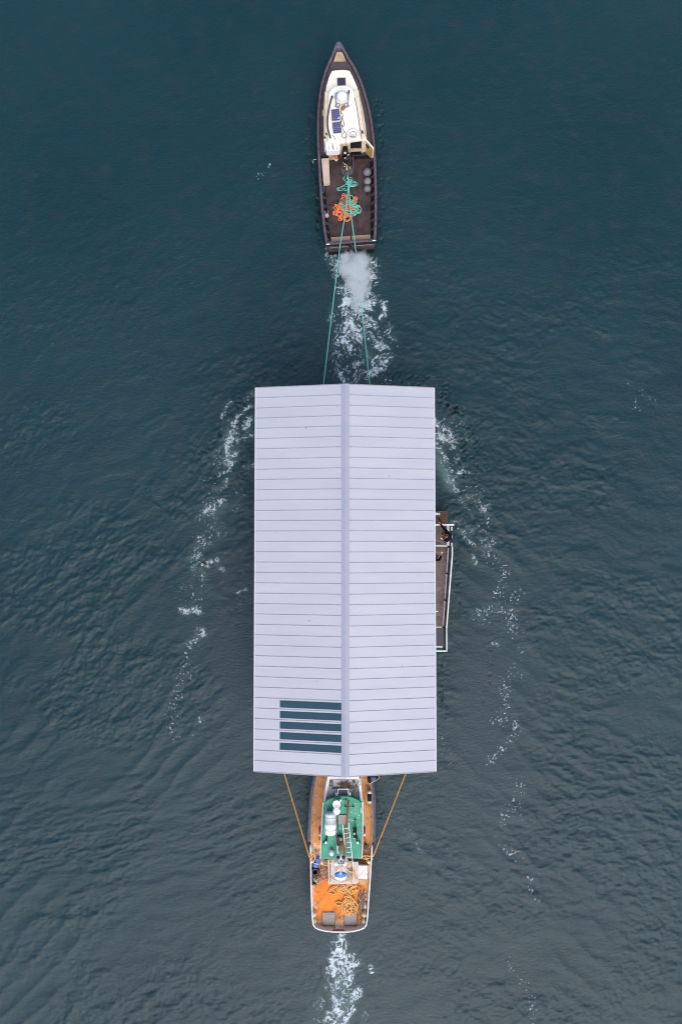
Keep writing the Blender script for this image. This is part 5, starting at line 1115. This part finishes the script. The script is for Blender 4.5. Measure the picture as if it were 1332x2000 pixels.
# blue and white drum hung under the boom
c_ = P(665, 1707, 3.0); dr = thing('mooring_buoy', 'blue-topped white drum buoy under the mast above the aft deck', 'buoy', (c_.x, c_.y, 2.5))
m = MB(); m.lathe((c_.x, c_.y, 3.0), [(.16, -.02), (.27, -.01), (.315, .05), (.30, .10), (.2, .13), (.001, .14)], 28, sq=(1, .52)); m.build('blue_cap', M_blueb, dr)
m = MB(); m.lathe((c_.x, c_.y-.18, 2.90), [(.12, -.25), (.27, -.15), (.315, -.04), (.30, .05), (.18, .08), (.001, .085)], 28, sq=(1, .62)); m.build('white_drum', M_bwhite, dr)
m = MB(); m.box((c_.x, c_.y+.1, 3.14), (.16, .12, .12)); m.build('hanger', M_galv, dr)
# midships casing behind cabin
prism_px('engine_casing', [(641, 1679), (700, 1678), (700, 1724), (692, 1727), (643, 1727)], 1.5, .86, mat('worn_grey_casing', (.56, .53, .52), .65, 0, (.70, .62, .54), 4, (.45, .65)), bevel=.02)
prism_px('casing_edge', [(640.5, 1680), (643.5, 1680), (644, 1728), (641.5, 1728)], 1.62, .86, M_tandirt)
prism_px('cabin_step', [(680, 1676), (700, 1675), (700, 1683), (680, 1683)], 1.9, 1.2, M_black)
prism_px('casing_plate', [(677, 1697), (687, 1695), (687, 1711), (679, 1713)], 1.53, 1.505, M_lid)
m = MB(); m.bar(P(687.5, 1688, 1.56), P(686.5, 1724, 1.56), .03, .06); m.bar(P(645.5, 1680, 1.56), P(644.5, 1722, 1.56), .025, .05); m.build('casing_seam', M_hose, trw)
def px_rope(name, pls, z, r, m_, label, cat='rope'):
    m = MB()
    for pl_ in pls: m.tube(spline([P(x, y, z+.02*(i % 2)) for i, (x, y) in enumerate(pl_)], 6), r, 6)
    o = m.build(name, m_, None, loc=P(*pls[0][0], z)); return tag(o, label, cat)
px_rope('orange_rope', [[(631, 1687), (636, 1690), (643, 1687), (650, 1683), (657, 1684)], [(655, 1701), (661, 1696), (670, 1692), (678, 1690), (686, 1687), (689, 1692), (689, 1700), (688, 1712), (687, 1722)],
                        [(676, 1694), (681, 1700), (688, 1703), (694, 1704)], [(642, 1714), (650, 1717), (658, 1719), (664, 1722)], [(676, 1707), (679, 1714), (682, 1722)], [(690, 1706), (694, 1714), (698, 1721)], [(683, 1718), (676, 1721), (668, 1723)],
                        [(674, 1681), (684, 1680), (690, 1683), (683, 1686), (675, 1684)]], 1.60, .030, M_yrope, 'loose orange ropes strewn over the pale engine casing')
heap('rope_heap', 637, 1682, 1.25, .2, .16, 40, .016, mat('pink_brown_rope', (.42, .26, .20), .9, 0, (.6, .45, .36), 15), 'pinkish brown rope heap behind the left rear corner of the green cabin', 'rope', .18)
heap('rope_heap', 634, 1704, 1.08, .34, .42, 55, .015, mat('dusty_pink_rope', (.50, .30, .22), .9, 0, (.45, .22, .14), 10), 'dusty pink net spread on the deck right of the black tyres', 'net', .05)
heap('rope_heap', 712, 1681, 1.1, .24, .14, 50, .02, mat('dark_brown_rope', (.22, .10, .07), .9, 0, (.4, .2, .1), 10), 'dark brown rope heap above the white crate on the right side deck', 'rope', .2)
heap('rope_heap', 715, 1665, 1.3, .18, .34, 40, .018, mat('brown_hose_net', (.25, .13, .07), .9, 0, (.5, .27, .12), 8), 'tangle of brown hoses beside the right rear corner of the green cabin', 'hose', .15)
heap('rope_heap', 704, 1762, 1.07, .16, .62, 60, .02, mat('grey_brown_net', (.26, .17, .12), .9, 0, (.42, .30, .20), 10), 'grey brown net lying along the right of the golden rope coil', 'net', .12)
px_rope('orange_rope', [[(706, 1673), (714, 1671), (724, 1673), (728, 1678)], [(707, 1676), (716, 1678), (722, 1683), (720, 1690)], [(712, 1672), (716, 1676), (722, 1676)]], 1.5, .028, M_yrope, 'orange rope loops on the right side deck by the bulwark')
px_rope('orange_rope', [[(605, 1672), (612, 1668), (616, 1674), (612, 1682), (606, 1680), (607, 1673)], [(606, 1676), (614, 1672)]], 1.55, .034, M_yrope, 'orange rope looped around the white float at the left bulwark')
# blue can, tyres, balls
bj = thing('jerrycan', 'bright blue plastic canister strapped above the tyres at the left bulwark', 'canister', P(617.5, 1688, .95))
m = MB(); c_ = P(618, 1685, 1.4); m.box((c_.x+.06, c_.y+.12, 1.25), (.22, .26, .4), rz=-.15); m.build('can_body', M_blue, bj, bevel=.05); m = MB(); m.lathe((c_.x-.04, c_.y-.16, 1.25), [(.15, -.2), (.16, .1), (.13, .16), (.001, .17)], 16, sq=(1, .8)); m.build('can_base', mat('lighter_blue', (.06, .22, .72)), bj); m = MB(); m.box((c_.x, c_.y-.03, 1.46), (.28, .05, .02), rz=-.15); m.build('strap', M_crope, bj)
for (x_, y_, z_, lb) in ((615.5, 1702, 1.25, 'upper black tyre against the left bulwark under the blue canister'), (614.5, 1720, 1.1, 'lower black tyre at the left bulwark with cream rope strands over it')):
    c_ = P(x_, y_, z_); t_ = thing('tyre', lb, 'tyre', (c_.x, c_.y, .95), 'black tyres at the left bulwark')
    m = MB(); prof = []
    rot = Matrix.Rotation(R(12), 3, 'Y')
    m.lathe(c_, [(.11, -.07), (.20, -.085), (.235, -.05), (.24, 0), (.235, .05), (.20, .085), (.11, .07), (.12, 0), (.11, -.07)], 28, rot=rot); m.build('tread', M_black, t_)
    m = MB(); m.torus(c_+Vector((0, 0, .075)), .165, .012, 28, 6, rot=rot); m.build('sidewall_ring', M_galv, t_)
px_rope('cream_rope', [[(611, 1711), (613, 1717), (619, 1724)], [(615, 1710), (616, 1716), (618, 1722), (622, 1726)], [(627, 1714), (622, 1717), (618, 1722), (621, 1724)], [(630, 1716), (626, 1719), (621, 1722)], [(619, 1712), (621, 1716), (616, 1723)], [(631, 1718), (624, 1724), (618, 1726)]], 1.28, .016, M_crope, 'cream rope strands tied over the lower black tyre')
for (x_, y_, z_, r_, lb, mt_) in ((610.3, 1682, 1.5, .09, 'cream ball float at the left bulwark beside the blue canister', M_sticker), (629, 1685.5, 1.5, .075, 'small white ball float right of the blue canister', M_bwhite), (720, 1683.5, 1.5, .095, 'cream ball float at the right bulwark above the white crate', M_sticker)):
    c_ = P(x_, y_, z_); m = MB(); m.ball(c_, r_, 14); m.tube([c_-Vector((0, 0, r_)), c_-Vector((0, 0, .5))], .02); t_ = m.build('ball_float', mt_, None, loc=c_-Vector((0, 0, .5))); tag(t_, lb, 'float')
# white crate
cr = thing('crate', 'dirty white crate with brown stains on the right side of the aft deck', 'crate', P(709, 1704, .87)); q = PP([(700, 1690), (718.5, 1690.5), (717.5, 1717), (699.5, 1716.5)], 1.5); m = MB(); m.prism([(p.x, p.y) for p in q], .88, 1.46); m.build('case', M_tandirt, cr, bevel=.03)
c_ = sum(q, Vector((0, 0, 0)))/4; m = MB(); m.prism([(c_.x+(p.x-c_.x)*1.02, c_.y+(p.y-c_.y)*1.02) for p in q], 1.463, 1.51); m.build('lid', mat('stained_cream_lid', (.80, .74, .66), .6, 0, (.62, .46, .34), 5, (.5, .7)), cr, bevel=.02)
prism_px('side_plank', [(719.5, 1688), (724.5, 1688), (723, 1716), (718.8, 1716)], 1.4, .87, M_tandirt)
prism_px('tan_step', [(700.5, 1717.5), (723, 1717.5), (722.5, 1727.5), (702, 1727.5)], 1.2, .87, mat('orange_tan', (.66, .40, .20), .7, 0, (.55, .30, .12), 6))
# aft hatches and fittings
for q in ([(630, 1782), (654.5, 1782), (653.5, 1806), (630, 1806)], [(672.5, 1782), (696.5, 1782), (696, 1806), (672.5, 1806)]):
    h_ = prism_px('deck_hatch', q, 1.12, 1.06, M_lid, bevel=.012); qq = PP(q, 1.0); c_ = sum(qq, Vector((0, 0, 0)))/4
    m = MB()
    for a_, b_ in zip(qq, qq[1:]+qq[:1]): m.bar((a_.x, a_.y, 1.085), (b_.x, b_.y, 1.085), .05, .05)
    m.build('hatch_rim', M_rust, h_)
    m = MB()
    for f in (.25, .5, .8): p_ = qq[0].lerp(qq[1], f); m.box((p_.x, p_.y-.07, 1.13), (.09, .05, .03))
    m.build('hinge', M_galv, h_)
for x_, y_, r_ in ((663.3, 1794, .085),): m = MB(); c_ = P(x_, y_, 1.07); m.lathe((c_.x, c_.y, 1.06), [(r_, 0), (r_, .03), (r_*.7, .045), (.001, .045)], 16); m.build('deck_plug', M_lid, trw)
m = MB(); c_ = P(659, 1814, 1.2); m.lathe((c_.x, c_.y, .87), [(.13, 0), (.125, .3), (.13, .34), (.08, .38), (.001, .39)], 16); m.build('stern_post', M_sticker, trw)
prism_px('stern_cap', [(650, 1819), (673, 1819), (673, 1821.3), (650, 1821.3)], 1.54, 1.3, mat('rust_brown_cap', (.30, .08, .03)))
rb = mat('rust_corner', (.30, .09, .03), .8, 0, (.18, .06, .03), 6)
m = MB(); m.prism([(P(*p, .9).x, P(*p, .9).y) for p in ((609.5, 1797), (617, 1801), (621, 1808), (613, 1806))], 1.055, 1.12); m.build('corner_knee', rb, trw); m = MB(); m.prism([(P(*p, .9).x, P(*p, .9).y) for p in ((717, 1797), (712, 1799), (706, 1806), (714, 1806))], 1.055, 1.12); m.build('corner_knee', rb, trw)
for k, (x_, y_, rx_, ry_) in enumerate(((613, 1783, .16, .17), (613.5, 1796, .16, .17), (711.5, 1784, .15, .16), (710.5, 1796.5, .13, .15), (713, 1767, .08, .14))):
    c_ = P(x_, y_, 1.1); m = MB(); m.ball((c_.x, c_.y, 1.2), 1, 16, sc=(rx_, ry_, .19)); m.lathe((c_.x, c_.y+ry_*.9, 1.2), [(.05, 0), (.04, .05), (.001, .055)], 8, axis='Y')
    t_ = m.build('fender', M_tandirt if k < 4 else M_sticker, None, loc=(c_.x, c_.y, .87)); tag(t_, ('upper stained fender at the left stern bulwark', 'lower stained fender at the left stern bulwark, nearest the rusty corner', 'upper stained fender at the right stern bulwark', 'lower stained fender at the right stern bulwark, right of the rear hatch', 'small white fender right of the golden coil, at the right bulwark')[k], 'fender')
# flaking edge paint lumps at the stern
m = MB()
for k in range(60):
    s_ = random.choice((-1, 1)); x_ = 663+s_*random.uniform(12, 40); y_ = 1816-abs(x_-663)*.12-random.uniform(0, 6) if random.random() < .6 else random.uniform(1735, 1800)
    if y_ < 1800: x_ = 611+random.uniform(0, 6) if s_ < 0 else 716-random.uniform(0, 4)
    c_ = P(x_, y_, 1.06); r_ = random.uniform(.03, .10); n_ = 7
    m.add([(c_.x+math.cos(a*6.28/n_)*r_*random.uniform(.5, 1.3), c_.y+math.sin(a*6.28/n_)*r_*random.uniform(.5, 1.3), .0+1.062+k*.0003) for a in range(n_)], [tuple(range(n_))])
m.build('flaked_paint', M_tandirt, trw)
# golden rope: upper tangle and big flat coil
m = MB(); zz = 1.08
rope_pile(m, [(*wp(648, 1733, zz), .30, .14, 1.1, .5), (*wp(647, 1743, zz), .24, .12, 1.1, -.1), (*wp(664, 1734, zz), .24, .16, 2.4, 0), (*wp(672, 1738, zz), .42, .22, 3.6, .1), (*wp(684, 1732, zz), .38, .22, 3, -.1), (*wp(690, 1740, zz), .22, .18, 2, .3), (*wp(681, 1746, zz), .3, .16, 2.4, 0), (*wp(701, 1735, zz), .10, .2, 1.2, .2)], .028, 6, jit=.08)
t_ = m.build('golden_rope_pile', M_yrope, None, loc=P(675, 1738, .9)); tag(t_, 'golden orange rope tangle just below the engine casing, upper of two', 'rope')
m = MB()
rope_pile(m, [(*wp(682, 1772, zz), .48, .56, 5, .2), (*wp(684, 1764, zz), .40, .36, 3.5, 0), (*wp(686, 1776, zz+.05), .36, .30, 3.5, .5), (*wp(681, 1758, zz+.04), .30, .22, 2.5, -.3)], .028, 6, jit=.07)
m.tube(spline([P(673, 1769, 1.15), P(666, 1768, 1.12), P(658, 1767, 1.09), P(655.5, 1763, 1.09), P(660, 1760.5, 1.1), P(668, 1763, 1.12)], 6), .030, 6)
t_ = m.build('golden_rope_pile', M_yrope, None, loc=P(682, 1770, .9)); tag(t_, 'large round golden rope coil in front of the right stern hatch', 'rope')
px_rope('grey_rope', [[(700, 1762), (704, 1768), (708, 1766), (711, 1758), (714, 1752), (714.5, 1746), (710, 1746), (709.5, 1751), (713, 1756)]], 1.1, .026, mat('grey_tan_rope', (.45, .36, .28), .9), 'grey tan rope end with a small loop right of the golden coil')
# lifebuoys on cabin sides
for (x_, s_, lb) in ((625.4, -1, 'red lifebuoy hung on the left side of the green-roofed cabin'), (711.3, 1, 'red lifebuoy hung on the right side of the green-roofed cabin')):
    c_ = P(x_, 1626, 2.6); t_ = thing('lifebuoy', lb, 'lifebuoy', c_, 'red lifebuoys on the cabin sides')
    for k in range(4):
        m = MB(); vs = []; n_ = 8
        a0 = R(90*k+12); pts = [(c_.x, c_.y+.33*math.cos(a0+R(66)*j/n_), 2.6+.33*math.sin(a0+R(66)*j/n_)) for j in range(n_+1)]; m.tube(pts, .06, 8); m.build('buoy_segment', M_red, t_)
    for k in range(4):
        a0 = R(90*k-9); pts = [(c_.x, c_.y+.33*math.cos(a0+R(18)*j/3), 2.6+.33*math.sin(a0+R(18)*j/3)) for j in range(4)]; m = MB(); m.tube(pts, .062, 8); m.build('reflective_band', M_bwhite, t_)
# black and white cylinder fender on right foredeck
c_ = P(721.7, 1557, 1.85); t_ = thing('cylinder_fender', 'black fender with white ends lying on the right side deck', 'fender', (c_.x, c_.y, 1.6))
m = MB(); m.lathe((c_.x, c_.y, c_.z-.05), [(.115, -.20), (.12, 0), (.115, .20)], 16, axis='Y'); m.build('middle', M_black, t_)
for s_ in (-1, 1): m = MB(); m.lathe((c_.x, c_.y+s_*.27, c_.z-.05), [(.115, -s_*.07), (.11, s_*.02), (.06, s_*.07), (.001, s_*.08)], 16, axis='Y'); m.build('end_cap', M_sticker, t_)
m = MB(); m.tube(spline([(c_.x, c_.y+.34, c_.z-.05), P(718, 1538, 1.75), P(711, 1555, 1.65), P(714, 1568, 1.62), P(720, 1574, 1.62)], 6), .012, 5); m.build('lanyard', M_hose, t_)
# blue bag with lines over the right bow rail
c_ = P(728.5, 1519, 1.9); t_ = thing('fender_bag', 'blue fender bag hanging over the right bow of the trawler at the roof edge', 'bag', c_)
m = MB(); m.ball(c_, 1, 14, sc=(.19, .17, .2)); m.build('bag', mat('dull_blue_cloth', (.08, .14, .32), .8), t_)
m = MB(); m.ball(c_+Vector((-.17, 0, -.05)), 1, 12, sc=(.16, .3, .2)); m.ball(c_+Vector((.18, .05, -.1)), 1, 12, sc=(.14, .26, .2)); m.build('rubber_pad', M_black, t_)
m = MB(); m.tube(spline([P(722, 1530, 2.0), P(728, 1527, 2.05), P(734, 1524, 2.0), P(740, 1519, 1.9), (P(738, 1514, 1.9))], 5), .022, 6); m.tube(spline([P(723, 1533, 1.95), P(727, 1524, 2.0), P(731, 1518, 2.0)], 5), .016, 6); m.build('lashing', M_crope, t_)
# rusty clutter on side deck right
m = MB(); m.box(P(713.7, 1652, 1.45), (.14, .26, .25), rz=-.15); t_ = m.build('vent_box', M_mach, trw, bevel=.02)
m = MB(); m.tube([P(631, 1585, 1.5), P(631, 1584, 1.5)], .02); 
# towing lines house -> trawler quarters
line('tow_rope', [P(546, 1478, 1.0), P(556, 1512, 1.1), P(604.5, 1674, 1.55)], .030, mat('orange_towline', (.80, .40, .08), .7, 0, (.65, .28, .05), 20), 'left orange line from the rear of the long roof to the trawler side', 'orange lines to the trawler')
line('tow_rope', [P(806, 1478, 1.0), P(791.5, 1512, 1.1), P(728.5, 1673, 1.55)], .030, bpy.data.materials['orange_towline'], 'right orange line from the rear of the long roof to the trawler side', 'orange lines to the trawler')
for px_ in (546, 806):
    m = MB(); c_ = P(px_, 1478, .8); m.lathe((c_.x, c_.y, .72), [(.08, -.2), (.06, .15), (.1, .2), (.001, .22)], 12); m.build('bollard', M_galv, house)
# ================================================================== floating buoy
c_ = P(396.3, 1102.5, 0); h0 = float(height(np.array([c_.x]), np.array([c_.y]))[0])
fb = thing('marker_buoy', 'small pale yellow ball buoy floating among foam left of the roof', 'buoy', (c_.x, c_.y, h0)); m = MB(); m.ball((c_.x, c_.y, h0+.04), .085, 16); m.build('float', M_yel, fb)
m = MB(); m.torus((c_.x, c_.y, h0+.13), .022, .007, 12, 6, rot=Matrix.Rotation(R(90), 3, 'X')); m.build('ring', M_galv, fb)
# ================================================================== exhaust smoke
m = MB(); secs = [(482, 664, 672, .5), (487, 660, 688, .75), (493, 652, 726, 1.0), (500, 650, 735, 1.15), (512, 653, 733, 1.3), (525, 656, 731, 1.35), (540, 659, 728, 1.3), (555, 665, 728, 1.2), (568, 672, 727, 1.05), (580, 677, 722, .9), (592, 682, 716, .7), (603, 690, 711, .5), (612, 697, 706, .3)]
rings = []
for y_, xl_, xr_2, zt2 in secs:
    c_ = P((xl_+xr_2)/2, y_, .9); hw_ = (xr_2-xl_)/2/34.5; hz = zt2*.5
    hz *= 1.5; hw_ *= 1.12; rings.append([Vector((c_.x+math.cos(2*math.pi*k/20)*hw_, c_.y, .18+hz+math.sin(2*math.pi*k/20)*hz)) for k in range(20)])
m.loft(rings, 0)
M_smoke = bpy.data.materials.new('exhaust_smoke'); M_smoke.use_nodes = True; t = M_smoke.node_tree; N = t.nodes; L = t.links
N.remove(N['Principled BSDF']); pv = N.new('ShaderNodeVolumePrincipled'); pv.inputs['Color'].default_value = (.95, .985, 1, 1)
def mth(op, a, b_=None, c_=None):
    n = N.new('ShaderNodeMath'); n.operation = op
    for k, v in enumerate((a, b_, c_)):
        if v is None: continue
        if isinstance(v, (int, float)): n.inputs[k].default_value = v
        else: L.new(v, n.inputs[k])
    return n.outputs[0]
tc = N.new('ShaderNodeTexCoord'); n = N.new('ShaderNodeTexNoise'); n.inputs['Scale'].default_value = 1.25; n.inputs['Detail'].default_value = 6; n.inputs['Roughness'].default_value = .62; n.inputs['Distortion'].default_value = .7; L.new(tc.outputs['Object'], n.inputs['Vector'])
sx = N.new('ShaderNodeSeparateXYZ'); L.new(tc.outputs['Object'], sx.inputs[0])
o0 = P(690, 540, .2); cA = P(691, 495, .9)-o0; cB = P(702, 605, .9)-o0
f = mth('DIVIDE', mth('SUBTRACT', sx.outputs['Y'], cA.y), cB.y-cA.y)           # 0 at the transom, 1 at the tip
xc = mth('MULTIPLY_ADD', f, cB.x-cA.x, cA.x); hw_n = mth('MULTIPLY_ADD', f, -.85, 1.35)
rr = mth('ABSOLUTE', mth('DIVIDE', mth('SUBTRACT', sx.outputs['X'], xc), hw_n))
edge = mth('MULTIPLY', mth('POWER', rr, 3.0), .20)
st0 = mth('MULTIPLY', mth('MAXIMUM', mth('SUBTRACT', .16, f), 0.0), 1.3); en0 = mth('MULTIPLY', mth('MAXIMUM', mth('SUBTRACT', f, .55), 0.0), .30)
d_ = mth('SUBTRACT', mth('SUBTRACT', mth('SUBTRACT', n.outputs['Fac'], .40), edge), mth('ADD', st0, en0))
L.new(mth('MULTIPLY', mth('MAXIMUM', d_, 0.0), 24.0), pv.inputs['Density'])
L.new(pv.outputs[0], N['Material Output'].inputs['Volume'])
sm = m.build('exhaust_smoke', M_smoke, None, loc=o0); tag(sm, 'pale exhaust smoke drifting over the water behind the stern of the tug', 'smoke', None, 'stuff')
